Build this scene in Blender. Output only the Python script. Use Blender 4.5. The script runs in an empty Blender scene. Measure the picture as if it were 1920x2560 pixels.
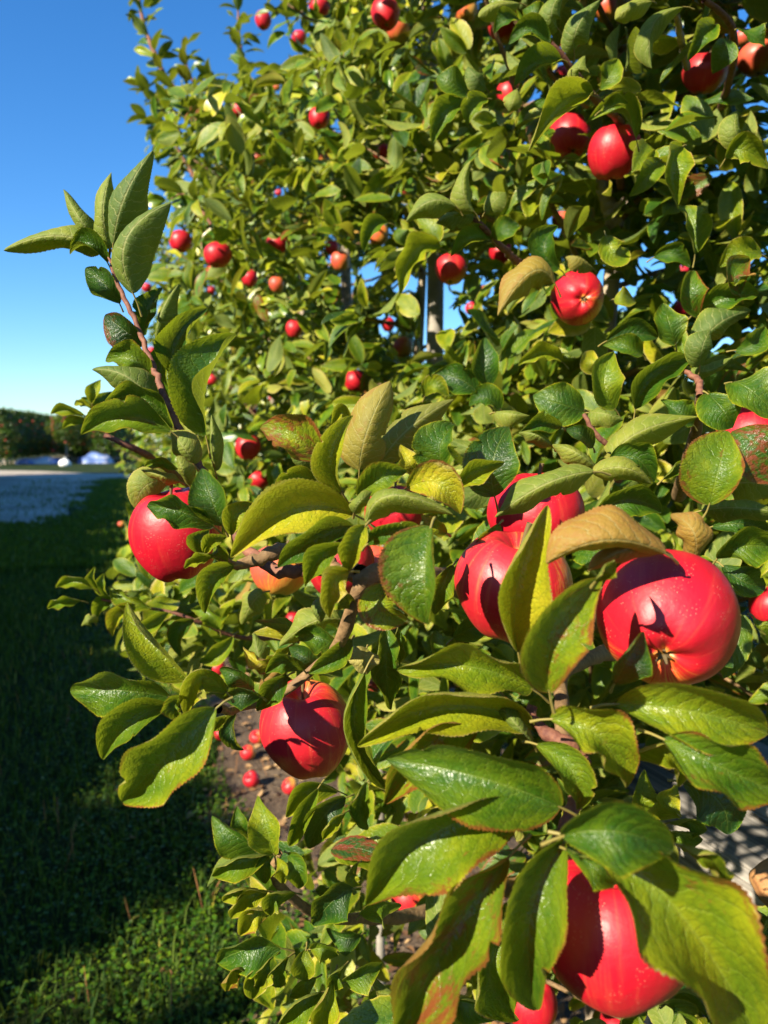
import bpy, bmesh, math, random
import numpy as np
from mathutils import Vector, Matrix
random.seed(7); rng = np.random.default_rng(7)
S = bpy.context.scene
C = S.collection
# ------------------------------------------------------------------ camera
F = 1934.0; HOR = 1100.0; CAMH = 1.5          # focal length in photo pixels, horizon row, eye height
PITCH = math.atan((1280 - HOR) / F)
cam_d = bpy.data.cameras.new('camera'); cam = bpy.data.objects.new('camera', cam_d); C.objects.link(cam)
cam.location = (0, 0, CAMH); cam.rotation_euler = (math.pi / 2 - PITCH, 0, 0)
cam_d.sensor_fit = 'VERTICAL'; cam_d.sensor_height = 32.0; cam_d.lens = F / 2560 * 32
cam_d.clip_start = 0.02; cam_d.clip_end = 1500
cam_d.dof.use_dof = True; cam_d.dof.focus_distance = 0.56; cam_d.dof.aperture_fstop = 8.5
S.camera = cam
S.render.resolution_x = 768; S.render.resolution_y = 1024
# ------------------------------------------------------------------ light
SUN_EL = math.radians(31); SUN_V = np.array([-.69, -.72, 0.0]); SUN_V /= np.linalg.norm(SUN_V)
SUN_V = SUN_V * math.cos(SUN_EL); SUN_V[2] = math.sin(SUN_EL)
w = bpy.data.worlds.new('World'); S.world = w; w.use_nodes = True
nt = w.node_tree; bg = nt.nodes['Background']
sky = nt.nodes.new('ShaderNodeTexSky'); sky.sky_type = 'NISHITA'; sky.sun_disc = False
sky.sun_elevation = SUN_EL; sky.sun_rotation = math.atan2(SUN_V[0], SUN_V[1])
sky.air_density = 1.0; sky.dust_density = 0.25; sky.ozone_density = 3.0; sky.altitude = 0
hs = nt.nodes.new('ShaderNodeHueSaturation'); hs.inputs['Saturation'].default_value = 1.28; nt.links.new(sky.outputs[0], hs.inputs['Color'])
tn_ = nt.nodes.new('ShaderNodeMix'); tn_.data_type = 'RGBA'; tn_.blend_type = 'MULTIPLY'; tn_.inputs[0].default_value = 1; tn_.inputs[7].default_value = (.78, .96, 1.12, 1)
nt.links.new(hs.outputs[0], tn_.inputs[6]); nt.links.new(tn_.outputs[2], bg.inputs[0]); bg.inputs[1].default_value = 0.080
sd = bpy.data.lights.new('sun', 'SUN'); sun = bpy.data.objects.new('sun', sd); C.objects.link(sun)
sd.energy = 5.0; sd.angle = math.radians(.53); sd.color = (1, .90, .70)
sun.rotation_euler = Vector(-SUN_V).to_track_quat('-Z', 'Y').to_euler()
S.view_settings.view_transform = 'Standard'; S.view_settings.look = 'None'
S.view_settings.exposure = 1.32; S.view_settings.gamma = 1.0
cy = S.cycles; cy.use_denoising = True; cy.max_bounces = 6; cy.diffuse_bounces = 2; cy.glossy_bounces = 2
cy.transmission_bounces = 4; cy.transparent_max_bounces = 4; cy.caustics_reflective = False; cy.caustics_refractive = False
# ------------------------------------------------------------------ coordinates
cp, sp = math.cos(PITCH), math.sin(PITCH)
RX = np.array([1., 0, 0]); RY = np.array([0, sp, cp]); RZ = np.array([0, -cp, sp])   # camera right, up, back
CAM = np.array([0, 0, CAMH])
M3 = np.stack([RX, RY, RZ], 0)
def at(px, py, d):                             # photo pixel + distance along the view axis -> world point
    return CAM + RX * ((px - 960) / F * d) + RY * ((1280 - py) / F * d) - RZ * d
def camspace(px, py, d): return np.array([(px - 960) / F * d, (1280 - py) / F * d, -d])
def toworld(p): return CAM + p @ M3
def project(P):
    q = (P - CAM) @ M3.T; d = -q[..., 2]; dd = np.where(np.abs(d) < 1e-6, 1e-6, d)
    return 960 + F * q[..., 0] / dd, 1280 - F * q[..., 1] / dd, d
CR = {'A': (0, 0, 2.37), 'B': (640, 0, 2.5136), 'C': (1260, 0, 2.5136), 'D': (0, 840, 2.37), 'E': (640, 840, 2.5136),
      'F': (1260, 840, 2.5136), 'G': (0, 1700, 2.37), 'H': (640, 1700, 2.5136), 'I': (1260, 1700, 2.5136), 'S': (0, 0, 1.0)}
def crop(c, x, y): a = CR[c]; return a[0] + x / a[2], a[1] + y / a[2]
# the orchard row: direction, right-hand lateral, centre line
RU = np.array([-.309, .951, 0.]); RR = np.array([.951, .309, 0.])
def rowpt(along, lat=0.92, z=0.0): return RU * along + RR * lat + np.array([0, 0, z])
# ------------------------------------------------------------------ object helpers
def tag(o, label=None, cat=None, group=None, kind=None):
    if label: o['label'] = label
    if cat: o['category'] = cat
    if group: o['group'] = group
    if kind: o['kind'] = kind
    return o
def link(name, data, parent=None):
    o = bpy.data.objects.new(name, data); C.objects.link(o)
    if parent is not None:
        o.parent = parent; o.matrix_parent_inverse = Matrix.Translation(-Vector(parent.location))
    return o
def thing(name, loc, label, cat, group=None):
    o = bpy.data.objects.new(name, None); C.objects.link(o); o.location = loc; o.empty_display_size = .1
    return tag(o, label, cat, group)
def mesh_np(name, V, Q, mats, uv=None, tint=None, smooth=True, midx=None):
    V = np.asarray(V, dtype=np.float32); Q = np.asarray(Q, dtype=np.int32); k = Q.shape[1]
    me = bpy.data.meshes.new(name); me.vertices.add(len(V)); me.vertices.foreach_set('co', V.ravel())
    me.loops.add(Q.size); me.loops.foreach_set('vertex_index', Q.ravel())
    me.polygons.add(len(Q)); me.polygons.foreach_set('loop_start', np.arange(0, Q.size, k, dtype=np.int32))
    me.polygons.foreach_set('loop_total', np.full(len(Q), k, dtype=np.int32))
    if smooth: me.polygons.foreach_set('use_smooth', np.ones(len(Q), dtype=bool))
    for m in mats: me.materials.append(m)
    if midx is not None: me.polygons.foreach_set('material_index', np.asarray(midx, dtype=np.int32))
    if uv is not None:
        l = me.uv_layers.new(name='UVMap'); l.data.foreach_set('uv', np.asarray(uv, dtype=np.float32)[Q.ravel()].ravel())
    if tint is not None:
        a = me.color_attributes.new('tint', 'FLOAT_COLOR', 'POINT'); a.data.foreach_set('color', np.asarray(tint, dtype=np.float32).ravel())
    me.update(calc_edges=True); me.validate()
    return me
# ------------------------------------------------------------------ materials
def mat(name):
    m = bpy.data.materials.new(name); m.use_nodes = True; n = m.node_tree.nodes; l = m.node_tree.links
    return m, n, l, n['Principled BSDF'], n['Material Output']
def N(n, t, **k):
    o = n.new('ShaderNode' + t)
    for a, b in k.items(): setattr(o, a, b)
    return o
def sock(l, node, i, v):
    if isinstance(v, bpy.types.NodeSocket): l.new(v, node.inputs[i])
    elif v is not None: node.inputs[i].default_value = v
def mth(n, l, op, a, b=None, c=None, clamp=False):
    o = n.new('ShaderNodeMath'); o.operation = op; o.use_clamp = clamp
    for i, v in enumerate((a, b, c)): sock(l, o, i, v)
    return o.outputs[0]
def mixc(n, l, f, a, b, typ='MIX'):
    o = n.new('ShaderNodeMix'); o.data_type = 'RGBA'; o.blend_type = typ
    sock(l, o, 0, f); sock(l, o, 6, a); sock(l, o, 7, b); return o.outputs[2]
def ramp(n, l, f, stops):
    o = n.new('ShaderNodeValToRGB'); e = o.color_ramp.elements
    while len(e) < len(stops): e.new(.5)
    for i, (p, c) in enumerate(stops): e[i].position = p; e[i].color = (*c, 1) if len(c) == 3 else c
    sock(l, o, 0, f); return o.outputs[0]
def mapr(n, l, v, a, b, c=0., d=1.):
    o = n.new('ShaderNodeMapRange'); o.interpolation_type = 'SMOOTHSTEP'
    sock(l, o, 0, v); sock(l, o, 1, a); sock(l, o, 2, b); sock(l, o, 3, c); sock(l, o, 4, d); return o.outputs[0]
def noise(n, l, vec, scale, detail=3, rough=.5):
    o = n.new('ShaderNodeTexNoise'); o.inputs['Scale'].default_value = scale; o.inputs['Detail'].default_value = detail
    o.inputs['Roughness'].default_value = rough
    if vec is not None: l.new(vec, o.inputs['Vector'])
    return o.outputs[0]

def leaf_material(name, fine, spec=.5):
    m, n, l, bs, out = mat(name)
    at_ = N(n, 'Attribute', attribute_name='tint'); sep = N(n, 'SeparateColor'); l.new(at_.outputs['Color'], sep.inputs[0])
    hue, red, seed = sep.outputs
    uvn = N(n, 'UVMap', uv_map='UVMap'); su = N(n, 'SeparateXYZ'); l.new(uvn.outputs[0], su.inputs[0]); u, v = su.outputs[0], su.outputs[1]
    s = mth(n, l, 'MULTIPLY', mth(n, l, 'ABSOLUTE', mth(n, l, 'SUBTRACT', v, .5)), 2.0)
    off = N(n, 'CombineXYZ'); l.new(mth(n, l, 'MULTIPLY', seed, 37.0), off.inputs[2])
    vec = N(n, 'VectorMath', operation='ADD'); l.new(uvn.outputs[0], vec.inputs[0]); l.new(off.outputs[0], vec.inputs[1]); vec = vec.outputs[0]
    nz = noise(n, l, vec, 4.0, 4, .6)
    h2 = mth(n, l, 'ADD', hue, mth(n, l, 'MULTIPLY', mth(n, l, 'SUBTRACT', nz, .5), .62))
    h2 = mth(n, l, 'ADD', h2, mth(n, l, 'SUBTRACT', mth(n, l, 'MULTIPLY', mth(n, l, 'POWER', s, 3.0), .20), .07))
    geo = N(n, 'NewGeometry'); back = geo.outputs['Backfacing']
    rim = mapr(n, l, s, .93, .99)
    h3 = mth(n, l, 'ADD', h2, mth(n, l, 'MULTIPLY', rim, .34 if fine else .2), clamp=True)
    col = ramp(n, l, h3, [(0, (.010, .045, .010)), (.22, (.036, .105, .006)), (.45, (.130, .200, .008)), (.68, (.30, .32, .010)), (.85, (.44, .38, .022)), (1, (.58, .48, .16))])
    # veins
    if fine:
        wob = mth(n, l, 'MULTIPLY', mth(n, l, 'SUBTRACT', noise(n, l, vec, 7.0, 3), .5), 1.3)
        t = mth(n, l, 'ADD', mth(n, l, 'SUBTRACT', mth(n, l, 'MULTIPLY', u, 9.0), mth(n, l, 'MULTIPLY', mth(n, l, 'POWER', s, 1.25), 2.1)), wob)
        t = mth(n, l, 'ADD', t, mth(n, l, 'MULTIPLY', mth(n, l, 'GREATER_THAN', v, .5), .45))
        fr = mth(n, l, 'ABSOLUTE', mth(n, l, 'SUBTRACT', mth(n, l, 'FRACT', t), .5))
        lat = mapr(n, l, fr, .0, .09, 1., 0.)
        mid = mapr(n, l, s, .0, .045, 1., 0.)
        vein = mth(n, l, 'MAXIMUM', mth(n, l, 'MULTIPLY', lat, mapr(n, l, s, .8, 1.0, .75, 0.)), mid)
        sc = N(n, 'VectorMath', operation='MULTIPLY'); l.new(vec, sc.inputs[0]); sc.inputs[1].default_value = (1.0, .55, 1.0)
        vo = N(n, 'TexVoronoi', feature='F1'); l.new(sc.outputs[0], vo.inputs['Vector']); vo.inputs['Scale'].default_value = 46
        vo2 = N(n, 'TexVoronoi', feature='DISTANCE_TO_EDGE'); l.new(sc.outputs[0], vo2.inputs['Vector']); vo2.inputs['Scale'].default_value = 22
        net = mapr(n, l, vo2.outputs['Distance'], 0., .09, 1., 0.)
        dome = mapr(n, l, fr, 0., .5, 0., 1.)
        hgt = mth(n, l, 'SUBTRACT', mth(n, l, 'MULTIPLY', dome, .26), mth(n, l, 'MULTIPLY', vein, .42))
        hgt = mth(n, l, 'SUBTRACT', hgt, mth(n, l, 'MULTIPLY', vo.outputs['Distance'], .42))
        hgt = mth(n, l, 'SUBTRACT', hgt, mth(n, l, 'MULTIPLY', net, .14))
        hgt = mth(n, l, 'MULTIPLY', hgt, mth(n, l, 'SUBTRACT', 1.0, mth(n, l, 'MULTIPLY', back, 1.75)))
        bump = N(n, 'Bump'); bump.inputs['Strength'].default_value = .8; bump.inputs['Distance'].default_value = .0009
        l.new(hgt, bump.inputs['Height']); l.new(bump.outputs[0], bs.inputs['Normal'])
        col = mixc(n, l, mth(n, l, 'MULTIPLY', net, .22), col, (.02, .06, .01, 1))
        col = mixc(n, l, mth(n, l, 'MULTIPLY', vein, .26), col, (.28, .36, .06, 1))
    else:
        mid = mapr(n, l, s, .0, .09, .45, 0.); vein = mid
        col = mixc(n, l, mid, col, (.28, .34, .07, 1))
    # red and brown blotches, strongest near the margin
    nb = noise(n, l, vec, 11.0, 5, .7); nb2 = noise(n, l, vec, 3.1, 2, .5)
    edge = mth(n, l, 'ADD', mth(n, l, 'MULTIPLY', mth(n, l, 'POWER', s, 6.0), .22), mth(n, l, 'MULTIPLY', nb2, .42))
    bl = mth(n, l, 'ADD', mth(n, l, 'ADD', mth(n, l, 'MULTIPLY', nb, .55), edge), mth(n, l, 'MULTIPLY', red, .22))
    blm = mth(n, l, 'MULTIPLY', mapr(n, l, bl, .66, .77), mapr(n, l, red, .02, .25))
    col = mixc(n, l, mth(n, l, 'MULTIPLY', blm, .85), col, (.22, .035, .018, 1))
    rimr = mth(n, l, 'MULTIPLY', mapr(n, l, s, .965, 1.0), mth(n, l, 'MULTIPLY', mapr(n, l, nb2, .38, .6), mapr(n, l, red, .0, .6, .1, .9)))
    col = mixc(n, l, mth(n, l, 'MULTIPLY', rimr, .7), col, (.26, .09, .02, 1))
    # underside: paler, matt, olive
    und = mixc(n, l, .62, col, ramp(n, l, h3, [(0, (.065, .115, .022)), (.5, (.19, .225, .035)), (1, (.30, .26, .06))]))
    und = mixc(n, l, mth(n, l, 'MULTIPLY', mapr(n, l, red, .3, .9), .65), und, (.36, .15, .028, 1))
    und = mixc(n, l, mth(n, l, 'MULTIPLY', vein, .5), und, (.42, .40, .16, 1))
    colf = mixc(n, l, back, col, und)
    l.new(colf, bs.inputs['Base Color'])
    rgh = mth(n, l, 'ADD', mth(n, l, 'MULTIPLY', nb, .24), .23)
    rgh = mth(n, l, 'ADD', rgh, mth(n, l, 'MULTIPLY', back, .32)); l.new(rgh, bs.inputs['Roughness'])
    bs.inputs['Specular IOR Level'].default_value = spec
    tr = N(n, 'BsdfTranslucent'); tc = mixc(n, l, .6, colf, (.42, .50, .02, 1)); l.new(tc, tr.inputs[0])
    if fine: l.new(bump.outputs[0], tr.inputs[1])
    mx = N(n, 'MixShader'); mx.inputs[0].default_value = .33 if fine else .2; l.new(bs.outputs[0], mx.inputs[1]); l.new(tr.outputs[0], mx.inputs[2])
    l.new(mx.outputs[0], out.inputs['Surface'])
    return m
M_LEAF = leaf_material('leaf_close', True)
M_LEAFB = leaf_material('leaf_far', False)
M_BLADE = leaf_material('grass_blade', False, .12)

def bark_material(name, c1, c2, scale, bumpd=.0012):
    m, n, l, bs, out = mat(name)
    tc = N(n, 'TexCoord'); nz = noise(n, l, tc.outputs['Object'], scale, 5, .65); nz2 = noise(n, l, tc.outputs['Object'], scale * .2, 3)
    f = mth(n, l, 'ADD', mth(n, l, 'MULTIPLY', nz, .6), mth(n, l, 'MULTIPLY', nz2, .4))
    l.new(ramp(n, l, f, [(.35, c1), (.62, c2)]), bs.inputs['Base Color']); bs.inputs['Roughness'].default_value = .75
    vo = N(n, 'TexVoronoi'); l.new(tc.outputs['Object'], vo.inputs['Vector']); vo.inputs['Scale'].default_value = scale * 1.3
    b = N(n, 'Bump'); b.inputs['Distance'].default_value = bumpd; b.inputs['Strength'].default_value = .8
    l.new(mth(n, l, 'ADD', nz, mth(n, l, 'MULTIPLY', vo.outputs['Distance'], .5)), b.inputs['Height']); l.new(b.outputs[0], bs.inputs['Normal'])
    return m
M_BARK = bark_material('branch_bark', (.10, .055, .022), (.28, .17, .075), 160)
M_TWIG = bark_material('twig_bark', (.10, .03, .022), (.24, .10, .055), 260, .0006)
M_TRUNK = bark_material('trunk_bark', (.16, .12, .085), (.42, .34, .25), 40, .003)
M_STUB = bark_material('orange_bark', (.24, .10, .035), (.52, .27, .10), 90)
M_STAKE = bark_material('stake_wood', (.17, .15, .125), (.32, .29, .25), 25, .002)
m, n, l, bs, out = mat('petiole'); bs.inputs['Base Color'].default_value = (.22, .18, .045, 1); bs.inputs['Roughness'].default_value = .5; M_PET = m

def apple_material(name, base_yellow, red, cover):
    m, n, l, bs, out = mat(name)
    tc = N(n, 'TexCoord'); ob = tc.outputs['Object']; sx = N(n, 'SeparateXYZ'); l.new(ob, sx.inputs[0])
    ang = mth(n, l, 'ARCTAN2', sx.outputs[1], sx.outputs[0])
    oi = N(n, 'ObjectInfo'); rnd = oi.outputs['Random']
    cb = N(n, 'CombineXYZ'); l.new(mth(n, l, 'MULTIPLY', mth(n, l, 'COSINE', ang), 3.2), cb.inputs[0]); l.new(mth(n, l, 'MULTIPLY', mth(n, l, 'SINE', ang), 3.2), cb.inputs[1])
    l.new(mth(n, l, 'ADD', mth(n, l, 'MULTIPLY', sx.outputs[2], 9.0), mth(n, l, 'MULTIPLY', rnd, 20.)), cb.inputs[2])
    streak = noise(n, l, cb.outputs[0], 5.5, 6, .72)
    patch = noise(n, l, ob, 20.0, 2, .5)
    zz = sx.outputs[2]
    # the blush covers the side that has grown in the sun; the far side and the two hollows stay yellow
    dirn = N(n, 'VectorMath', operation='DOT_PRODUCT'); nrm = N(n, 'VectorMath', operation='NORMALIZE'); l.new(ob, nrm.inputs[0])
    l.new(nrm.outputs[0], dirn.inputs[0]); dirn.inputs[1].default_value = (-.72, -.60, .35)
    f = mth(n, l, 'ADD', mth(n, l, 'MULTIPLY', dirn.outputs['Value'], .42), mth(n, l, 'MULTIPLY', streak, .95))
    f = mth(n, l, 'ADD', f, mth(n, l, 'MULTIPLY', patch, .35))
    rad = mth(n, l, 'SQRT', mth(n, l, 'ADD', mth(n, l, 'POWER', sx.outputs[0], 2.0), mth(n, l, 'POWER', sx.outputs[1], 2.0)))
    f = mth(n, l, 'SUBTRACT', f, mapr(n, l, rad, .002, .009, .30, 0.))
    cov = mapr(n, l, f, .58 - cover, 1.06 - cover)
    col = ramp(n, l, cov, [(0, base_yellow), (.38, (.62, .16, .03)), (.7, red), (1, (red[0] * .85, red[1] * .8, red[2] * 1.3))])
    st2 = noise(n, l, cb.outputs[0], 2.2, 4, .6); col = mixc(n, l, mapr(n, l, st2, .50, .74, 0., .5 if name != 'apple_skin_red' else .22), col, (.66, .13, .05, 1))
    st3 = noise(n, l, cb.outputs[0], 14., 3, .7); col = mixc(n, l, mapr(n, l, st3, .45, .7, 0., .28), col, (.36, .004, .02, 1))
    vo = N(n, 'TexVoronoi'); l.new(ob, vo.inputs['Vector']); vo.inputs['Scale'].default_value = 620
    dots = mth(n, l, 'MULTIPLY', mapr(n, l, vo.outputs['Distance'], .12, .26, 1., 0.), mapr(n, l, noise(n, l, ob, 90, 2), .50, .62))
    col = mixc(n, l, mth(n, l, 'MULTIPLY', dots, .32), col, (.85, .45, .28, 1))
    col = mixc(n, l, mapr(n, l, noise(n, l, ob, 30, 5, .75), .70, .76, 0., .5), col, (.30, .10, .04, 1))
    l.new(col, bs.inputs['Base Color'])
    l.new(mth(n, l, 'ADD', .34, mth(n, l, 'MULTIPLY', noise(n, l, ob, 70, 3), .22)), bs.inputs['Roughness'])
    bs.inputs['Subsurface Weight'].default_value = .0
    bs.inputs['Coat Weight'].default_value = .0; bs.inputs['Specular IOR Level'].default_value = .5
    b = N(n, 'Bump'); b.inputs['Distance'].default_value = .0006; b.inputs['Strength'].default_value = .5
    l.new(mth(n, l, 'ADD', noise(n, l, ob, 220, 3), mth(n, l, 'MULTIPLY', noise(n, l, ob, 45, 2), 2.0)), b.inputs['Height']); l.new(b.outputs[0], bs.inputs['Normal'])
    return m
M_AP = {'r': apple_material('apple_skin_red', (.62, .38, .06), (.54, .007, .014), .46),
        'p': apple_material('apple_skin_striped', (.66, .36, .07), (.58, .016, .018), .20),
        'o': apple_material('apple_skin_orange', (.62, .34, .05), (.62, .10, .04), -.02)}
m, n, l, bs, out = mat('apple_stem'); bs.inputs['Base Color'].default_value = (.13, .085, .03, 1); bs.inputs['Roughness'].default_value = .7; M_STEM = m
m, n, l, bs, out = mat('apple_calyx'); bs.inputs['Base Color'].default_value = (.10, .07, .03, 1); bs.inputs['Roughness'].default_value = .9; M_CAL = m
# ------------------------------------------------------------------ tubes
def tube(pts, rad, sides=8, jitter=0.0, knots=0.0):
    pts = np.asarray(pts, float); rad = np.asarray(rad, float)
    d = np.r_[0, np.cumsum(np.linalg.norm(np.diff(pts, axis=0), axis=1))]
    m_ = max(len(pts), int(len(pts) * 6)); tt = np.linspace(0, d[-1], m_)
    P = np.stack([np.interp(tt, d, pts[:, i]) for i in range(3)], 1); R = np.interp(tt, d, rad)
    for _ in range(2): P[1:-1] = (P[:-2] + 2 * P[1:-1] + P[2:]) / 4
    if jitter: P[1:-1] += rng.normal(0, jitter, (m_ - 2, 3))
    if knots: R = R * (1 + knots * rng.random(m_))
    T = np.gradient(P, axis=0); T /= np.linalg.norm(T, axis=1)[:, None] + 1e-9
    ref = np.array([.13, .31, .94]); A = np.cross(T, ref); A /= np.linalg.norm(A, axis=1)[:, None] + 1e-9; B = np.cross(T, A)
    th = np.linspace(0, 2 * np.pi, sides, endpoint=False)
    V = P[:, None] + R[:, None, None] * (A[:, None] * np.cos(th)[None, :, None] + B[:, None] * np.sin(th)[None, :, None])
    i = np.arange(m_ - 1)[:, None] * sides; j = np.arange(sides)[None]; j2 = (j + 1) % sides
    Q = np.stack([i + j, i + j2, i + sides + j2, i + sides + j], -1).reshape(-1, 4)
    V = V.reshape(-1, 3); nV = len(V); V = np.vstack([V, P[0], P[-1]])
    cap = [(nV, (k + 1) % sides, k, nV) for k in range(sides)] + [(nV + 1, (m_ - 1) * sides + k, (m_ - 1) * sides + (k + 1) % sides, nV + 1) for k in range(sides)]
    return V, Q, P, T
def join(parts):
    V = []; Q = []; o = 0
    for v, q in parts: V.append(v); Q.append(q + o); o += len(v)
    return np.vstack(V), np.vstack(Q)
# ------------------------------------------------------------------ leaves
def profile(u, sh):                            # ovate outline, widest a little below the middle, pointed tip
    p = np.sin(np.pi * np.power(u, .80 + .16 * sh)) ** .68
    return p * (1 - .22 * u ** 5)
LEAFSTORE = {'near': [], 'second': []}
def hero_leaf(row, idx):
    c, bx, by, mx, my, tx, ty, wl, wr, d, hue, red = row[:12]; fl = row[12] if len(row) > 12 else ''
    r = np.random.default_rng(1000 + idx)
    k = CR[c][2]; B = np.array(crop(c, bx, by)); Mi = np.array(crop(c, mx, my)); T = np.array(crop(c, tx, ty)); wl /= k; wr /= k
    cc = 2 * Mi - (B + T) / 2
    nu, ns = (78, 6) if d < .62 else (54, 5)
    u = np.linspace(0, 1, nu + 1)
    P2 = (1 - u)[:, None] ** 2 * B + 2 * (u * (1 - u))[:, None] * cc + (u ** 2)[:, None] * T
    dt = r.uniform(-.012, .012) if 'z' not in fl else -.03
    dd = d + .004 - .012 * np.sin(np.pi * u) + dt * u
    P = np.stack([(P2[:, 0] - 960) / F * dd, (1280 - P2[:, 1]) / F * dd, -dd], 1)
    Tn = np.gradient(P, axis=0); L = np.linalg.norm(np.diff(P, axis=0), axis=1).sum()
    T2 = Tn[:, :2] / (np.linalg.norm(Tn[:, :2], axis=1)[:, None] + 1e-9)
    left = np.stack([-T2[:, 1], T2[:, 0], np.zeros(len(u))], 1)     # camera-plane left of travel
    W = np.clip(.33 * L, .008, .033); wl = wl * 1.2 + (0 if wl < 0 else 2 * .5 / max(d, .3)); wr = wr * 1.2
    sg = -1.0 if 'u' in fl else 1.0
    a = wl * d / F; b = wr * d / F
    za = math.sqrt(max(W * W - a * a, 0)) * sg * .8 + sg * .15 * W; zb = math.sqrt(max(W * W - b * b, 0)) * sg * .8 + sg * .15 * W
    SL = left * a + np.array([0, 0, za]); SRt = -left * b + np.array([0, 0, zb])
    pf = profile(u, r.random())
    ph = r.random(4) * 6.28; nw = r.uniform(1.0, 2.6); amp = r.uniform(.04, .15) * W
    Tn_ = Tn / (np.linalg.norm(Tn, axis=1)[:, None] + 1e-9)
    cols = []; uvs = []; bite = [1 - (.30 * np.exp(-((u - r.uniform(.3, .85)) / r.uniform(.012, .03)) ** 2) if r.random() < .22 else 0) for _ in range(2)]; hue = min(1, max(0, hue + .02 + r.normal(0, .05)))
    tooth = (np.arange(nu + 1) % 2) * .040 + r.normal(0, .006, nu + 1)
    for j in range(-ns, ns + 1):
        s = abs(j) / ns; side = SL if j < 0 else SRt
        nr = np.cross(Tn_, side) if j > 0 else np.cross(side, Tn_); nr /= np.linalg.norm(nr, axis=1)[:, None] + 1e-9
        if 'u' not in fl: pass
        wd = s * pf * (1 + (tooth if abs(j) == ns else 0)) * (1 - (1 - bite[0 if j < 0 else 1]) * s ** 3)
        off = side * wd[:, None]
        und = amp * np.sin(2 * np.pi * nw * u + ph[0 if j < 0 else 1]) * s ** 2 * np.sqrt(pf)
        bulge = .30 * W * s * (1 - s) * 1.6 * pf
        quilt = .0003 * np.sin(2 * np.pi * (9 * u - 2.1 * s ** 1.25 + (.45 if j > 0 else 0)) + np.pi) * min(1, s * 4) * pf * (1 - s * .6)
        up = -nr if False else nr
        cols.append(P + off + up * ((und + sg * (bulge + quilt)) * 1.0)[:, None])
        uvs.append(np.stack([u, np.full_like(u, .5 + .5 * j / ns)], 1))
    V = np.stack(cols, 1); UV = np.stack(uvs, 1); nc = 2 * ns + 1
    i = np.arange(nu)[:, None] * nc; jj = np.arange(nc - 1)[None]
    Q = np.stack([i + jj, i + jj + 1, i + nc + jj + 1, i + nc + jj], -1).reshape(-1, 4)
    if 'u' in fl: Q = Q[:, ::-1]
    V = toworld(V.reshape(-1, 3)); UV = UV.reshape(-1, 2)
    # petiole
    p0 = toworld(P[0]); td = (toworld(P[2]) - p0); td /= np.linalg.norm(td) + 1e-9
    pl = .17 * L if 'n' not in fl else .06 * L
    away = -RZ * .35 + np.array([0, 0, -.35]) + r.normal(0, .12, 3)
    pts = [p0 + td * .002, p0 - td * pl * .45 + away * pl * .12, p0 - td * pl * .9 + away * pl * .5]
    tv, tq, _, _ = tube(pts, [.0006, .0007, .001], 5)
    nV = len(V); V2 = np.vstack([V, tv]); Q2 = np.vstack([Q, tq + nV])
    UV2 = np.vstack([UV, np.full((len(tv), 2), .5)])
    tint = np.tile([hue, red, r.random(), 1.0], (len(V2), 1))
    mi = np.r_[np.zeros(len(Q)), np.ones(len(tq))]
    return dict(V=V2, Q=Q2, UV=UV2, tint=tint, mi=mi, size=(L / d), d=d)

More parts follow.
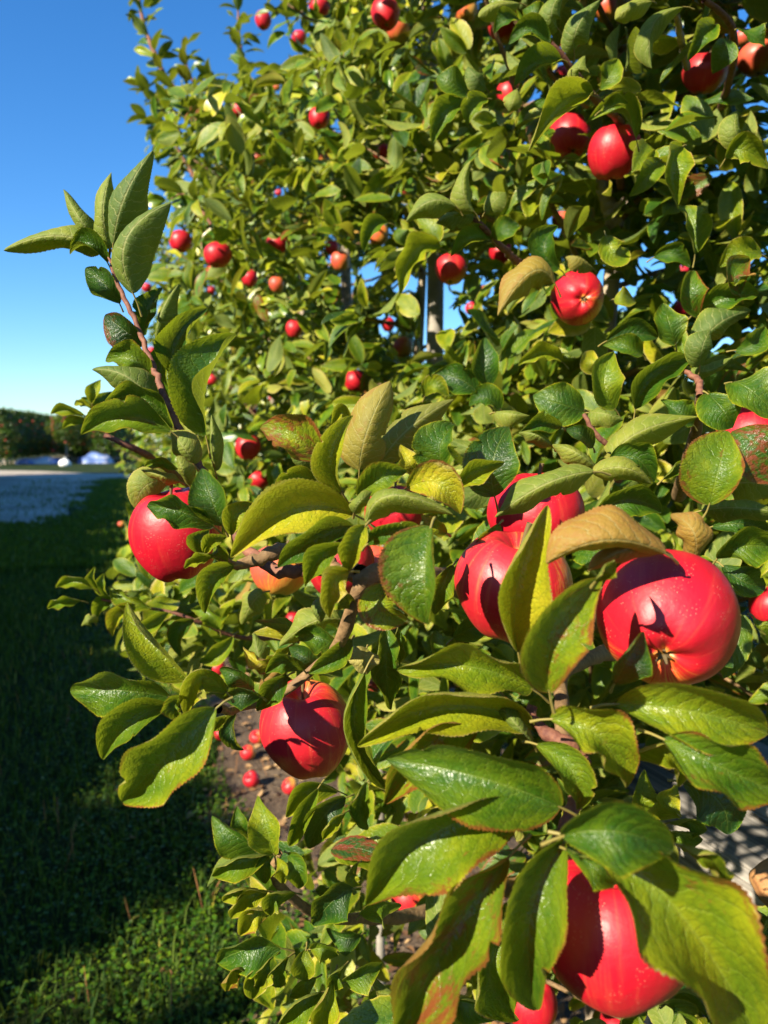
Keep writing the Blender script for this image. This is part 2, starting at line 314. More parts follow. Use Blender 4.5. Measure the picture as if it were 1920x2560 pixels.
# small generic leaves, batch built
def leaf_template(nu, ns, serr=0.0):
    u = np.linspace(0, 1, nu + 1); pf = profile(u, .5); pf[0] = max(pf[0], .02); pf[-1] = .01
    U = np.repeat(u, 2 * ns + 1); J = np.tile(np.arange(-ns, ns + 1) / ns, nu + 1); Pf = np.repeat(pf, 2 * ns + 1)
    if serr: Pf = Pf * np.where(np.abs(J) > .99, 1 + serr * (np.repeat(np.arange(nu + 1) % 2, 2 * ns + 1)), 1)
    nc = 2 * ns + 1; i = np.arange(nu)[:, None] * nc; j = np.arange(nc - 1)[None]
    Q = np.stack([i + j, i + j + 1, i + nc + j + 1, i + nc + j], -1).reshape(-1, 4)
    return U, J, Pf, Q
TPL = {0: leaf_template(18, 3, .05), 1: leaf_template(10, 2), 2: leaf_template(5, 1), 3: leaf_template(3, 1)}
def batch_leaves(Pb, T, Nn, L, W, hue, red, tier, R):
    """Pb base points, T directions, Nn normals -> verts, quads, uv, tint"""
    U, J, Pf, Q = TPL[tier]; n_ = len(Pb); k = len(U)
    T = T / np.linalg.norm(T, axis=1)[:, None]; Nn = Nn - T * (Nn * T).sum(1)[:, None]; Nn /= np.linalg.norm(Nn, axis=1)[:, None] + 1e-9
    Sd = np.cross(T, Nn)
    curl = R.uniform(-.1, .9, n_); fold = R.uniform(.2, .95, n_); fold2 = fold + R.normal(0, .15, n_); wv = R.uniform(0, .16, n_); ph = R.random(n_) * 6.28
    Uu = U[None]; Jj = J[None]; Pp = Pf[None]
    ang = curl[:, None] * Uu
    x = np.where(np.abs(curl[:, None]) < 1e-3, Uu, np.sin(ang) / np.where(np.abs(curl[:, None]) < 1e-3, 1, curl[:, None])) * L[:, None]
    z = -(1 - np.cos(ang)) / np.where(np.abs(curl[:, None]) < 1e-3, 1, curl[:, None]) * L[:, None]
    ff = np.where(Jj < 0, fold[:, None], fold2[:, None]); aj = np.abs(Jj)
    wd = W[:, None] * Pp * aj
    y = np.sign(Jj) * wd * np.cos(ff); zz = wd * np.sin(ff) * (1 - .35 * aj) + wv[:, None] * L[:, None] * .5 * np.sin(7 * Uu + ph[:, None] + Jj) * aj ** 2 * Pp
    # fold normal follows the curl
    nx = np.sin(ang); nz_ = np.cos(ang)
    V = Pb[:, None] + T[:, None] * (x + zz * nx)[..., None] + Sd[:, None] * y[..., None] + Nn[:, None] * (z + zz * nz_)[..., None]
    Qa = (Q[None] + (np.arange(n_) * k)[:, None, None]).reshape(-1, 4)
    UV = np.tile(np.stack([U, .5 + .5 * J], 1), (n_, 1))
    tint = np.repeat(np.stack([hue, red, R.random(n_), np.ones(n_)], 1), k, 0)
    return V.reshape(-1, 3), Qa, UV, tint
SUNV = SUN_V
#APPLES_BEGIN
# crop, x, y, width, height (crop px), kind, tilt of the axis (degrees: lean right, lean to the camera), label phrase
APPLES = [
 ('I', 705, 1560, 965, 950, 'r', -8, 3, 'large red apple at the bottom right with a leaf-tip shadow across it'),
 ('F', 1025, 1782, 868, 790, 'r', 41, -57, 'large round red apple at the right with its dark eye turned to the lower left'),
 ('F', 55, 1585, 750, 730, 'p', 6, 10, 'large striped apple half hidden by a yellow-green leaf in front of it'),
 ('F', 200, 1130, 600, 560, 'r', 0, 8, 'shaded red apple behind the brown-backed leaves, above the big striped one'),
 ('D', 1045, 1175, 530, 620, 'r', -6, 8, 'pink-red apple at the left edge of the tree with a leaf lying over it'),
 ('H', 318, 315, 585, 660, 'p', -6, 10, 'tapering striped apple hanging alone over the bare soil'),
 ('E', 150, 1475, 370, 330, 'o', 10, -10, 'salmon-orange apple under the knobbly branch'),
 ('E', 530, 1440, 420, 430, 'r', 0, 0, 'red apple behind the fork of the knobbly branch'),
 ('E', 740, 1490, 380, 400, 'o', 0, 0, 'orange apple tucked right of the branch fork'),
 ('E', 870, 1120, 370, 370, 'r', 0, 0, 'red apple under the arching pale leaf in the middle'),
 ('D', 1470, 660, 148, 165, 'r', 0, 5, 'dark red apple in shade right of the leafy upright shoot'),
 ('D', 1535, 850, 138, 110, 'r', 0, 5, 'bright red apple peeping out just above the yellowing leaves'),
 ('F', 1560, 640, 420, 430, 'r', 0, 0, 'red apple at the right edge behind a red-rimmed leaf'),
 ('H', 965, 1370, 225, 245, 'p', -35, -20, 'small red apple low down between two big lower leaves'),
 ('I', 170, 2040, 330, 400, 'r', 0, 0, 'dark shaded apple at the bottom edge left of the biggest one'),
 ('I', 720, 2200, 260, 260, 'r', 0, 0, 'red apple just cut by the bottom edge under the biggest one'),
 ('F', 1690, 1700, 280, 280, 'r', 0, 0, 'deep shaded apple cut by the right edge'),
 ('I', 1250, 1010, 150, 180, 'r', 0, 0, 'dark red apple in shade beside the weathered planks'),
 ('C', 415, 860, 262, 300, 'r', -4, -28, 'red apple of the upper right pair with its eye showing'),
 ('C', 690, 960, 318, 350, 'r', 4, 12, 'glossy red apple of the upper right pair, the right-hand one'),
 ('C', 463, 1872, 335, 335, 'r', -6, -78, 'red apple facing the camera eye-on'),
 ('C', 1260, 465, 270, 250, 'p', 0, 12, 'two-tone red apple at the top right with a leaf across its face'),
 ('C', 1370, 480, 170, 170, 'o', 0, 0, 'orange apple just behind the two-tone one at the top right'),
 ('C', 365, 1385, 130, 110, 'o', 0, 0, 'flat orange apple in the gap below the upper right pair'),
 ('C', 1590, 370, 240, 210, 'o', 0, 0, 'orange apple in shade at the top right edge'),
 ('C', 440, 240, 190, 190, 'r', 0, 0, 'red apple behind the dark twig near the top right'),
 ('C', 370, 470, 120, 100, 'r', 0, 0, 'red sliver of an apple under the dark twig'),
 ('C', 1250, 1222, 50, 60, 'o', 0, 0, 'tiny orange apple in the dark foliage right of the upper pair'),
 ('C', 1120, 1935, 120, 120, 'r', 0, 0, 'red apple mostly covered by a red-rimmed leaf at the right'),
 ('C', 1500, 245, 110, 90, 'o', 0, 0, 'bright orange apple under the top right cluster of leaves'),
 ('C', 650, 60, 170, 150, 'o', 0, 0, 'dull orange apple at the top edge beside the trunk'),
 ('C', 1130, 1700, 70, 70, 'r', 0, 0, 'red fleck of an apple right of the eye-on one'),
 ('B', 815, 90, 185, 225, 'r', -4, -20, 'red apple at the top edge in front of an orange one'),
 ('B', 885, 185, 155, 160, 'o', 0, 0, 'shaded orange apple behind the red one at the top'),
 ('B', 1318, 62, 145, 165, 'o', -4, -20, 'orange apple with its eye showing at the top edge'),
 ('B', 1555, 150, 210, 270, 'p', 8, 5, 'striped apple at the top edge with a leaf over its lower right'),
 ('B', 1590, 590, 155, 210, 'p', 0, 0, 'striped apple with a pale leaf hanging down its face'),
 ('B', 398, 740, 130, 162, 'r', 2, -18, 'oblong red apple hanging alone below a pale twig'),
 ('B', 45, 130, 105, 150, 'r', 0, -8, 'red apple against the blue sky at the top'),
 ('B', 400, 50, 130, 120, 'r', 0, 0, 'red apple among leaves near the top edge'),
 ('B', 270, 238, 92, 66, 'r', 0, 0, 'flat red apple under a leaf near the top'),
 ('B', 1225, 1697, 208, 195, 'p', 3, -14, 'red apple hanging in front of the grey stake'),
 ('B', 1540, 1590, 150, 150, 'r', 0, 0, 'red apple behind a twig right of the grey stake'),
 ('B', 140, 1532, 145, 125, 'r', 0, 5, 'red apple in the middle of the left foliage'),
 ('B', 480, 1560, 95, 130, 'p', 0, 0, 'pink apple half behind a bright leaf'),
 ('B', 530, 1640, 115, 130, 'o', 0, 0, 'orange apple just above the pale trunk'),
 ('B', 770, 1478, 122, 135, 'o', 0, 0, 'orange apple with a leaf at its left side above the sky gap'),
 ('B', 790, 955, 120, 110, 'p', 0, 0, 'pink apple split by a leaf in the upper middle'),
 ('B', 945, 1200, 72, 78, 'o', 0, 0, 'small orange apple in the upper middle'),
 ('B', 142, 1210, 42, 62, 'r', 0, 0, 'small crimson apple in the upper left foliage'),
 ('B', 130, 1790, 95, 110, 'o', 0, 0, 'orange-red apple in the shade left of the pale trunk'),
 ('B', 1440, 1830, 75, 90, 'o', 0, 0, 'small orange-red apple right of the grey stake'),
 ('B', 1360, 1940, 90, 90, 'r', 0, 0, 'red apple low beside the grey stake'),
 ('B', 130, 548, 50, 44, 'o', 0, 0, 'tiny orange apple in the upper left foliage'),
 ('B', 410, 1000, 80, 44, 'o', 0, 0, 'tiny orange apple in the upper centre left'),
 ('E', 925, 70, 120, 130, 'o', 0, 0, 'orange-red apple left of the foot of the grey stake'),
 ('B', 830, 2040, 90, 130, 'r', 0, 0, 'red apple in deep shade left of the grey stake'),
 ('E', 622, 285, 138, 145, 'r', 0, 0, 'crimson apple above the upright brown-backed leaves'),
 ('E', 110, 385, 64, 38, 'r', 0, 0, 'small crimson apple on a leaf at the middle left'),
 ('B', 240, 2070, 110, 140, 'p', 0, 0, 'red apple half behind a leaf below the left trunk'),
 ('A', 1070, 1432, 132, 138, 'r', 2, -14, 'round red apple left of a bigger one in the left foliage'),
 ('A', 1290, 1512, 162, 150, 'r', 2, -14, 'red apple with a reddish leaf lying on its top'),
 ('A', 1478, 1650, 98, 118, 'r', 14, -10, 'small tilted red apple right of a dark twig'),
 ('A', 1252, 1722, 50, 72, 'r', 0, 0, 'tiny crimson apple in the left foliage'),
 ('A', 1250, 1605, 56, 70, 'p', 0, 0, 'tiny pink apple below the leaf-capped one'),
 ('A', 1415, 655, 82, 80, 'r', 0, -20, 'small red apple in the upper left foliage'),
 ('A', 1530, 940, 78, 40, 'o', 0, 0, 'tiny orange apple under the left tree top'),
 ('A', 1100, 650, 40, 42, 'o', 0, 0, 'tiny orange apple below the sky-high shoot'),
 ('A', 870, 1705, 60, 62, 'r', 0, 0, 'tiny red apple at the left edge beside the near shoot'),
 ('D', 900, 88, 46, 58, 'r', 0, 0, 'small red apple behind the stem of the near shoot'),
 ('D', 1255, 258, 62, 84, 'r', 0, 0, 'red apple between the near shoot and the foliage'),
 ('D', 1495, 445, 50, 54, 'r', 0, 0, 'small red apple at the middle left in the foliage'),
 ('D', 1290, 1968, 96, 118, 'p', 0, 0, 'orange-red apple low on the left beside a yellow leaf'),
 ('D', 1256, 1640, 32, 28, 'r', 0, 0, 'tiny crimson apple under the pink-red one'),
 ('D', 718, 1115, 40, 34, 'o', 0, 0, 'tiny orange apple on the far left side of the row'),
 ('E', 235, 1785, 100, 130, 'r', 0, 0, 'dark red apple in shade left of the knobbly branch'),
 ('H', 740, 35, 110, 110, 'o', 0, 0, 'yellow-orange apple right of the tapering one'),
 ('H', 1092, 1265, 80, 90, 'o', 0, 0, 'orange apple behind the small red low one'),
]
# fallen apples on the soil: photo pixel, label
FALLEN = [(629, 1949, 'p', 'crimson fallen apple lying alone on the soil'), (620, 1882, 'o', 'orange-red fallen apple on the soil under a leaf tip'),
          (552, 1834, 'r', 'red fallen apple on the soil nearest the grass'), (726, 1966, 'o', 'orange fallen apple lying under the tapering one'),
          (642, 1843, 'o', 'tiny orange fallen apple farthest back on the soil'), (851, 2084, 'o', 'orange fallen apple showing between low leaves')]
#APPLES_END
#LEAVES_BEGIN
#  crop, base, middle, tip, half-widths seen left/right of the direction of growth, distance, hue, red, flags (u = underside seen)
LV = [
 ('A', 600, 1490, 330, 1395, 20, 1485, 22, 88, .66, .5, 0, 'u'), ('A', 560, 1400, 460, 1280, 375, 1120, 48, 38, .66, .5, 0, 'u'),
 ('A', 640, 1560, 530, 1450, 415, 1510, 10, 62, .66, .3, 0), ('A', 655, 1470, 610, 1250, 660, 1020, 85, 20, .65, .5, 0, 'u'),
 ('A', 670, 1450, 740, 1160, 905, 890, 105, 60, .60, .22, 0, 'u'), ('A', 790, 1740, 745, 1420, 1010, 1200, 90, 110, .57, .3, 0, 'u'),
 ('A', 700, 1500, 800, 1300, 820, 1060, 20, 30, .67, .6, 0, 'u'), ('A', 710, 1800, 630, 1690, 505, 1590, 70, 58, .68, .12, 0),
 ('A', 850, 2050, 730, 1950, 620, 1870, 95, 55, .66, .12, .5), ('A', 850, 1990, 880, 1850, 960, 1705, 55, 55, .72, .1, 0),
 ('A', 920, 2040, 955, 1850, 1060, 1680, 20, 50, .70, .4, 0, 'u'), ('D', 1222, 600, 1225, 260, 1410, -10, 150, 12, .60, .34, 0),
 ('D', 1000, 420, 950, 230, 1010, 20, 55, 60, .70, .2, 0), ('D', 1040, 240, 1060, 30, 1230, -165, 60, 60, .68, .25, 0),
 ('D', 890, 245, 780, 130, 625, 150, 60, 70, .64, .4, .2), ('D', 930, 420, 750, 240, 545, 200, 75, 60, .60, .3, .35, 'u'),
 ('D', 1030, 545, 850, 370, 620, 400, 90, 55, .61, .4, .3), ('D', 1020, 570, 760, 480, 480, 585, 75, 80, .57, .45, .35),
 ('D', 1150, 760, 1080, 650, 1005, 560, 60, 75, .58, .55, .2, 'u'), ('D', 1275, 800, 1258, 640, 1252, 465, 18, 34, .62, .5, 0, 'u'),
 ('D', 1055, 790, 950, 755, 855, 775, 24, 24, .62, .55, .2), ('D', 1065, 862, 950, 825, 830, 790, 30, 16, .62, .75, .3, 'u'),
 ('D', 1125, 890, 1080, 790, 1050, 710, 30, 45, .57, .5, .4, 'u'), ('D', 1000, 862, 860, 890, 805, 1025, 62, 95, .64, .45, 0, 'u'),
 ('D', 1270, 1135, 1060, 1035, 870, 1010, 62, 62, .52, .3, .1), ('D', 1320, 1125, 1245, 950, 1195, 785, 88, 85, .52, .25, 0),
 ('D', 1180, 1295, 1180, 1220, 1240, 1150, 45, 55, .51, .3, 0), ('D', 1210, 1285, 1265, 1215, 1345, 1190, 32, 36, .50, .6, 0),
 ('D', 1270, 1305, 1180, 1318, 1090, 1375, 26, 24, .50, .7, 0), ('D', 1265, 1255, 1300, 1290, 1345, 1355, 45, 36, .51, .45, 0),
 ('D', 1390, 1360, 1265, 1455, 1215, 1645, 45, 62, .50, .5, .1), ('D', 1370, 1180, 1400, 1060, 1500, 985, 45, 60, .52, .62, 0),
 ('E', 615, 1120, 220, 1095, -160, 1392, 118, 128, .47, .78, .3), ('E', 400, 940, 250, 900, 110, 1010, 35, 60, .52, .55, .2),
 ('D', 1120, 2035, 905, 1810, 755, 1575, 88, 45, .50, .55, 0), ('G', 1010, 100, 700, 60, 415, 65, 85, 105, .50, .3, .1),
 ('G', 1345, 75, 1190, -15, 1105, 215, 75, 60, .48, .74, .1), ('D', 1659, 1960, 1540, 1925, 1440, 1840, 34, 30, .60, .8, .6),
 ('D', 1560, 2040, 1530, 1900, 1500, 1760, 45, 48, .66, .4, 0, 'u'), ('D', 1560, 1520, 1490, 1590, 1430, 1710, 55, 60, .74, .5, 0, 'u'),
 ('D', 560, 1500, 450, 1455, 330, 1492, 20, 34, .95, .5, 0), ('D', 480, 1570, 380, 1575, 280, 1612, 22, 26, .95, .4, 0),
 ('D', 560, 1700, 520, 1690, 482, 1720, 25, 30, .95, .55, 0, 'u'), ('D', 575, 1500, 550, 1440, 560, 1368, 18, 24, .97, .45, 0),
 ('D', 640, 1560, 610, 1480, 620, 1405, 30, 24, 1., .45, 0), ('D', 700, 1560, 610, 1590, 570, 1700, 30, 34, .98, .35, 0),
 ('D', 500, 470, 400, 440, 300, 462, 25, 24, .9, .6, 0), ('D', 545, 400, 560, 330, 600, 258, 30, 36, .9, .6, 0),
 ('D', 520, 510, 440, 510, 370, 552, 20, 25, .9, .65, 0), ('D', 540, 420, 490, 400, 440, 408, 16, 18, .9, .7, 0),
 ('D', 560, 470, 600, 400, 680, 330, 40, 44, .95, .25, 0), ('D', 560, 440, 520, 390, 480, 370, 14, 16, .93, .4, 0),
 ('G', 1000, 150, 770, 255, 608, 470, 50, 105, .48, .48, 0), ('G', 1282, 165, 965, 470, 728, 725, 150, 132, .42, .5, .35),
 ('G', 1100, 95, 1030, 150, 1065, 245, 45, 40, .47, .5, .5), ('G', 1545, 100, 1430, 85, 1322, 112, 52, 48, .52, .12, 0),
 ('H', 200, -30, 100, 60, 5, 195, 62, 52, .535, .12, 0), ('G', 1365, 205, 1310, 240, 1268, 305, 20, 26, .52, .5, 0),
 ('G', 1400, 190, 1370, 310, 1447, 415, 22, 42, .62, .12, 0), ('G', 1550, 1015, 1380, 910, 1255, 803, 80, 58, .62, .22, 0),
 ('G', 1625, 1035, 1570, 850, 1528, 683, 80, 75, .60, .5, 0), ('G', 1480, 930, 1420, 840, 1405, 745, 30, 50, .66, .2, 0),
 ('G', 1600, 1035, 1400, 1075, 1255, 1162, 55, 45, .60, .45, .1), ('G', 1550, 1130, 1380, 1120, 1225, 1228, 35, 50, .62, .45, 0, 'u'),
 ('G', 1500, 1235, 1400, 1250, 1320, 1312, 30, 34, .60, .6, 0), ('G', 1590, 1250, 1460, 1290, 1370, 1412, 45, 50, .60, .62, .1),
 ('G', 1640, 1350, 1500, 1385, 1425, 1515, 50, 50, .60, .68, .2), ('G', 1670, 1590, 1480, 1590, 1283, 1675, 80, 95, .60, .12, 0),
 ('G', 1480, 1700, 1390, 1730, 1338, 1842, 26, 32, .60, .6, .6), ('G', 1605, 1645, 1520, 1740, 1495, 1888, 58, 44, .60, .52, 0),
 ('H', 520, 700, 330, 690, 188, 862, 55, 60, .75, .6, 0), ('H', 390, 680, 290, 860, 210, 1045, 40, 50, .72, .45, 0),
 ('H', 565, 740, 430, 850, 330, 1060, 80, 85, .72, .08, 0), ('H', 565, 830, 480, 900, 420, 1002, 25, 30, .70, .7, 0),
 ('H', 680, -50, 625, 330, 828, 685, 62, 24, .50, .3, 0), ('H', 700, 640, 650, 790, 702, 942, 50, 40, .80, .4, .3),
 ('H', 200, 1090, 260, 1180, 268, 1312, 62, 55, .60, .3, 0), ('H', 610, 1310, 480, 1390, 360, 1542, 90, 95, .60, .1, 0),
 ('H', 315, 1690, 300, 1790, 305, 1885, 62, 60, .60, .4, 0), ('H', 205, 1740, 150, 1820, 150, 1932, 45, 45, .60, .5, 0),
 ('H', 340, 1690, 430, 1690, 512, 1735, 60, 40, .60, .38, 0), ('H', 560, 1790, 500, 1860, 485, 1952, 40, 40, .61, .45, 0),
 ('H', 560, 1900, 670, 1850, 795, 1775, 70, 75, .60, .3, 0), ('H', 110, 1730, 60, 1820, 0, 1945, 45, 40, .60, .55, 0),
 ('H', 415, 1960, 260, 2040, 145, 2180, 55, 55, .60, .4, 0), ('H', 485, 1880, 430, 2060, 400, 2260, 60, 50, .60, .6, .3),
 ('H', 380, 1870, 290, 1920, 215, 1990, 50, 50, .63, .55, 0), ('H', 120, 1080, 60, 1150, 60, 1280, 60, 50, .61, .45, 0),
 ('H', 130, 1110, 170, 1190, 160, 1275, 34, 40, .60, .6, 0), ('H', 250, 1340, 120, 1360, 90, 1480, 50, 50, .60, .5, 0),
 ('H', 660, 1480, 780, 1420, 915, 1420, 60, 110, .62, .42, 0), ('H', 640, 1150, 600, 1230, 660, 1320, 60, 30, .7, .6, 0),
 ('H', 380, 1330, 480, 1330, 610, 1300, 60, 60, .66, .12, 0), ('H', 660, 1600, 560, 1620, 440, 1560, 60, 60, .64, .15, 0),
 ('H', 1740, 290, 1180, 165, 636, 420, 52, 128, .42, .66, .12), ('E', 1740, 2222, 1330, 2075, 885, 2100, 62, 125, .43, .55, .15),
 ('H', 1915, 800, 1400, 610, 820, 495, 150, 215, .36, .38, .25), ('H', 1664, 862, 1120, 965, 688, 1408, 130, 215, .37, .45, .35),
 ('H', 1400, 290, 1050, 420, 805, 780, 120, 105, .42, .42, .9), ('H', 1590, 1110, 1210, 1640, 850, 2350, 70, 215, .36, .47, .85),
 ('I', 385, 1010, 165, 1500, 208, 2075, 70, 205, .35, .36, .25), ('H', 1560, 1560, 1470, 1850, 1655, 2135, 90, 100, .42, .45, .15),
 ('H', 1180, 2060, 1330, 2030, 1495, 2142, 75, 70, .70, .3, 0), ('H', 1060, 2080, 1130, 1990, 1200, 1900, 40, 50, .72, .35, 0),
 ('H', 1225, 1850, 1280, 1790, 1345, 1750, 20, 34, .66, .5, 0), ('I', 360, 985, 700, 950, 1062, 1072, 190, 135, .298, .36, .15),
 ('I', 575, 1030, 1090, 1450, 1640, 2330, 270, 215, .318, .45, .5), ('I', 285, 245, 590, 350, 765, 680, 150, 75, .375, .64, .4),
 ('I', 700, 150, 1200, 200, 1655, 332, 175, 120, .375, .42, .2), ('I', 990, 365, 1350, 540, 1800, 740, 150, 110, .355, .38, .4),
 ('I', 790, 480, 1020, 460, 1095, 672, 75, 45, .39, .55, .15), ('I', 900, 872, 875, 720, 885, 562, 75, 75, .52, .5, 0),
 ('I', 925, 862, 1020, 770, 1090, 665, 80, 70, .50, .72, 0), ('I', 1000, 970, 1120, 970, 1248, 1002, 42, 50, .50, .5, 0),
 ('I', 1040, 895, 1150, 890, 1275, 945, 34, 46, .51, .38, 0), ('I', 1120, 640, 1350, 760, 1400, 970, 165, 150, .46, .06, 0),  # the last leaf's near-black hue paints in the shade it hangs in
 ('I', 1105, 1035, 1290, 1120, 1385, 1285, 30, 36, .33, .55, .1), ('I', 1659, 1490, 1640, 1590, 1650, 1720, 60, 60, .5, .4, 0),
 ('I', 1480, 1480, 1560, 1460, 1650, 1560, 30, 60, .52, .2, 0), ('I', 1060, 2000, 1300, 1960, 1600, 2180, 100, 150, .45, .32, 0),
 ('I', 990, 2020, 1080, 2080, 1190, 2200, 90, 80, .46, .38, 0), ('I', 195, 400, 420, 560, 455, 815, 90, 70, .40, .45, .1),
 ('I', 900, 2050, 800, 2070, 720, 2180, 60, 60, .44, .35, 0), ('I', 480, 2162, 560, 2130, 640, 2170, 30, 30, .46, .7, .2),
 ('I', 0, 860, 60, 900, 110, 870, 40, 90, .42, .55, 0), ('I', 180, 400, 60, 260, -60, 120, 40, 50, .41, .5, .1, 'u'),
 ('F', 90, 1985, 90, 1560, 275, 1062, 100, 110, .40, .74, .2), ('F', 285, 2240, 330, 1850, 620, 1530, 175, 110, .35, .46, .65),
 ('F', 575, 1545, 640, 1470, 697, 1408, 32, 36, .345, .5, .3), ('F', 1020, 1370, 640, 1285, 265, 1432, 28, 165, .365, .62, .85, 'u'),
 ('F', 1000, 1350, 760, 1345, 525, 1480, 70, 34, .38, .6, .8, 'u'), ('F', 1190, 1400, 1190, 1230, 1050, 1118, 34, 110, .42, .6, .8, 'u'),
 ('F', 1250, 1095, 1520, 1080, 1800, 1130, 40, 70, .52, .5, .2, 'u'), ('F', 560, 1130, 780, 1025, 990, 1112, 62, 90, .53, .3, 0),
 ('F', 560, 862, 760, 830, 930, 930, 60, 60, .53, .6, .1, 'u'), ('F', 570, 852, 260, 930, -60, 1142, 95, 60, .50, .5, .1, 'u'),
 ('F', 680, 748, 880, 590, 1232, 505, 62, 95, .60, .55, .15, 'u'), ('F', 505, 470, 350, 425, 182, 372, 110, 112, .65, .25, 0),
 ('F', 700, 460, 630, 290, 690, 100, 92, 72, .68, .42, .1), ('F', 825, 462, 930, 250, 1185, 150, 70, 70, .66, .2, 0),
 ('F', 530, 480, 640, 490, 752, 530, 26, 66, .64, .55, .2, 'u'), ('F', 1280, 362, 1370, 460, 1440, 575, 125, 125, .60, .25, 0),
 ('F', 1430, 290, 1560, 350, 1740, 530, 150, 120, .58, .28, 0), ('F', 1290, 1065, 1350, 830, 1410, 598, 205, 75, .50, .46, .45),
 ('F', 1760, 900, 1590, 690, 1428, 600, 170, 120, .51, .25, 1.), ('F', 1390, 960, 1560, 920, 1820, 990, 90, 110, .54, .5, .1, 'u'),
 ('F', 1340, 1400, 1500, 1320, 1760, 1340, 90, 100, .48, .35, 0), ('F', 1370, 1440, 1500, 1540, 1645, 1570, 85, 72, .50, .22, 0),
 ('F', 1565, 1760, 1620, 1840, 1700, 1965, 70, 45, .5, .5, .1), ('F', 690, 2190, 780, 2030, 880, 1860, 72, 105, .375, .08, 0),
 ('F', 660, 775, 830, 770, 940, 925, 70, 62, .55, .28, 0), ('F', 580, 825, 450, 730, 305, 680, 55, 30, .57, .55, .25, 'u'),
 ('F', 560, 700, 480, 620, 385, 590, 45, 45, .60, .25, 0), ('F', 365, 570, 230, 560, 92, 612, 40, 42, .60, .2, 0),
 ('F', 305, 690, 200, 620, 92, 610, 36, 24, .59, .5, 0, 'u'), ('F', 370, 165, 230, 115, 88, 190, 36, 45, .88, .62, .1),
 ('F', 560, 230, 540, 160, 560, 90, 55, 50, .9, .74, 0), ('C', 1080, 2165, 1040, 2040, 1000, 1905, 85, 95, .75, .2, 0),
 ('C', 640, 2145, 800, 2100, 970, 2120, 60, 62, .76, .2, 0), ('C', 1225, 2165, 1370, 2020, 1555, 1950, 90, 62, .75, .3, 0, 'u'),
 ('C', 1210, 1960, 1400, 1870, 1600, 1850, 60, 60, .78, .32, 0), ('F', 1190, 560, 1090, 480, 985, 400, 50, 70, .64, .25, 0),
 ('F', 1165, 200, 1290, 215, 1440, 130, 40, 30, .66, .5, 0, 'u'), ('F', 1230, 190, 1250, 60, 1300, -40, 70, 70, .64, .3, 0, 'u'),
 ('F', 1450, 90, 1560, 50, 1640, -60, 60, 60, .7, .3, 0), ('F', 870, 120, 760, 70, 620, 60, 50, 60, .74, .3, 0),
 ('F', 1000, 900, 1080, 830, 1120, 790, 22, 30, .6, .3, 0), ('F', 1300, 1200, 1480, 1180, 1659, 1220, 80, 50, .6, .2, 0),
 ('E', 430, 790, 230, 640, 25, 580, 82, 118, .52, .58, 1.), ('E', 540, 985, 480, 760, 612, 500, 90, 38, .50, .74, .2),
 ('E', 650, 845, 700, 590, 842, 282, 130, 110, .58, .55, .6, 'u'), ('E', 610, 570, 540, 480, 470, 570, 50, 30, .62, .72, .1),
 ('E', 765, 830, 950, 590, 1242, 398, 95, 90, .60, .42, .5, 'u'), ('E', 1010, 872, 960, 790, 908, 682, 50, 44, .56, .8, .2),
 ('E', 1185, 865, 1160, 690, 1250, 560, 145, 40, .52, .28, 0), ('E', 1228, 962, 1380, 850, 1560, 795, 42, 60, .50, .45, .1),
 ('E', 1500, 1010, 1490, 780, 1590, 570, 150, 130, .55, .22, .15), ('E', 640, 1010, 780, 900, 950, 850, 78, 62, .48, .48, .3),
 ('E', 950, 955, 1150, 930, 1282, 1120, 100, 90, .47, .82, .5), ('E', 690, 1190, 850, 1000, 1240, 1122, 20, 100, .44, .55, .1, 'u'),
 ('E', 615, 1115, 650, 1040, 730, 980, 34, 40, .46, .45, 0, 'u'), ('E', 698, 1310, 850, 1230, 1032, 1200, 50, 55, .43, .28, 0),
 ('E', 1200, 1240, 1120, 1200, 1035, 1122, 30, 40, .46, .65, .1), ('E', 1100, 1195, 1060, 1500, 1088, 1812, 25, 235, .40, .36, .35),
 ('E', 615, 1195, 380, 1270, 138, 1458, 75, 72, .45, .22, 0), ('E', 560, 1310, 400, 1400, 308, 1578, 52, 60, .43, .42, 0),
 ('E', 690, 1190, 610, 1330, 580, 1492, 50, 70, .42, .6, .1), ('E', 590, 1480, 480, 1560, 465, 1772, 75, 62, .42, .74, .15),
 ('E', 790, 1560, 800, 1700, 965, 1790, 50, 125, .45, .62, .6), ('E', 1240, 1440, 1150, 1600, 1125, 1752, 60, 50, .50, .4, 0),
 ('E', 1530, 1180, 1430, 1300, 1340, 1392, 62, 45, .49, .62, .2), ('E', 695, 1960, 680, 2040, 690, 2128, 75, 78, .55, .97, 0, 'u'),
 ('E', 530, 1780, 350, 1800, 148, 1952, 60, 70, .65, .55, 0, 'u'), ('E', 440, 1640, 400, 1720, 410, 1800, 40, 45, .6, .35, 0, 'u'),
 ('E', 830, 1830, 820, 2080, 850, 2350, 62, 62, .60, .32, 0), ('E', 890, 1830, 900, 1950, 895, 2080, 25, 25, .62, .5, 0),
 ('E', 205, 1950, 120, 2020, 32, 2062, 34, 26, .64, .7, .1), ('E', 400, 2085, 300, 2010, 205, 1955, 50, 58, .62, .16, 0),
 ('E', 380, 835, 290, 770, 210, 735, 45, 40, .58, .35, 0, 'u'), ('E', 1392, 350, 1260, 260, 1118, 240, 85, 62, .85, .16, 0),
 ('E', 1460, 330, 1430, 170, 1440, 8, 62, 72, .85, .16, 0), ('E', 1540, 460, 1440, 390, 1340, 440, 40, 75, .82, .25, 0),
 ('E', 1500, 480, 1600, 490, 1720, 500, 20, 60, .7, .5, 0, 'u'), ('E', 1060, 380, 1120, 320, 1210, 380, 60, 40, .85, .5, 0),
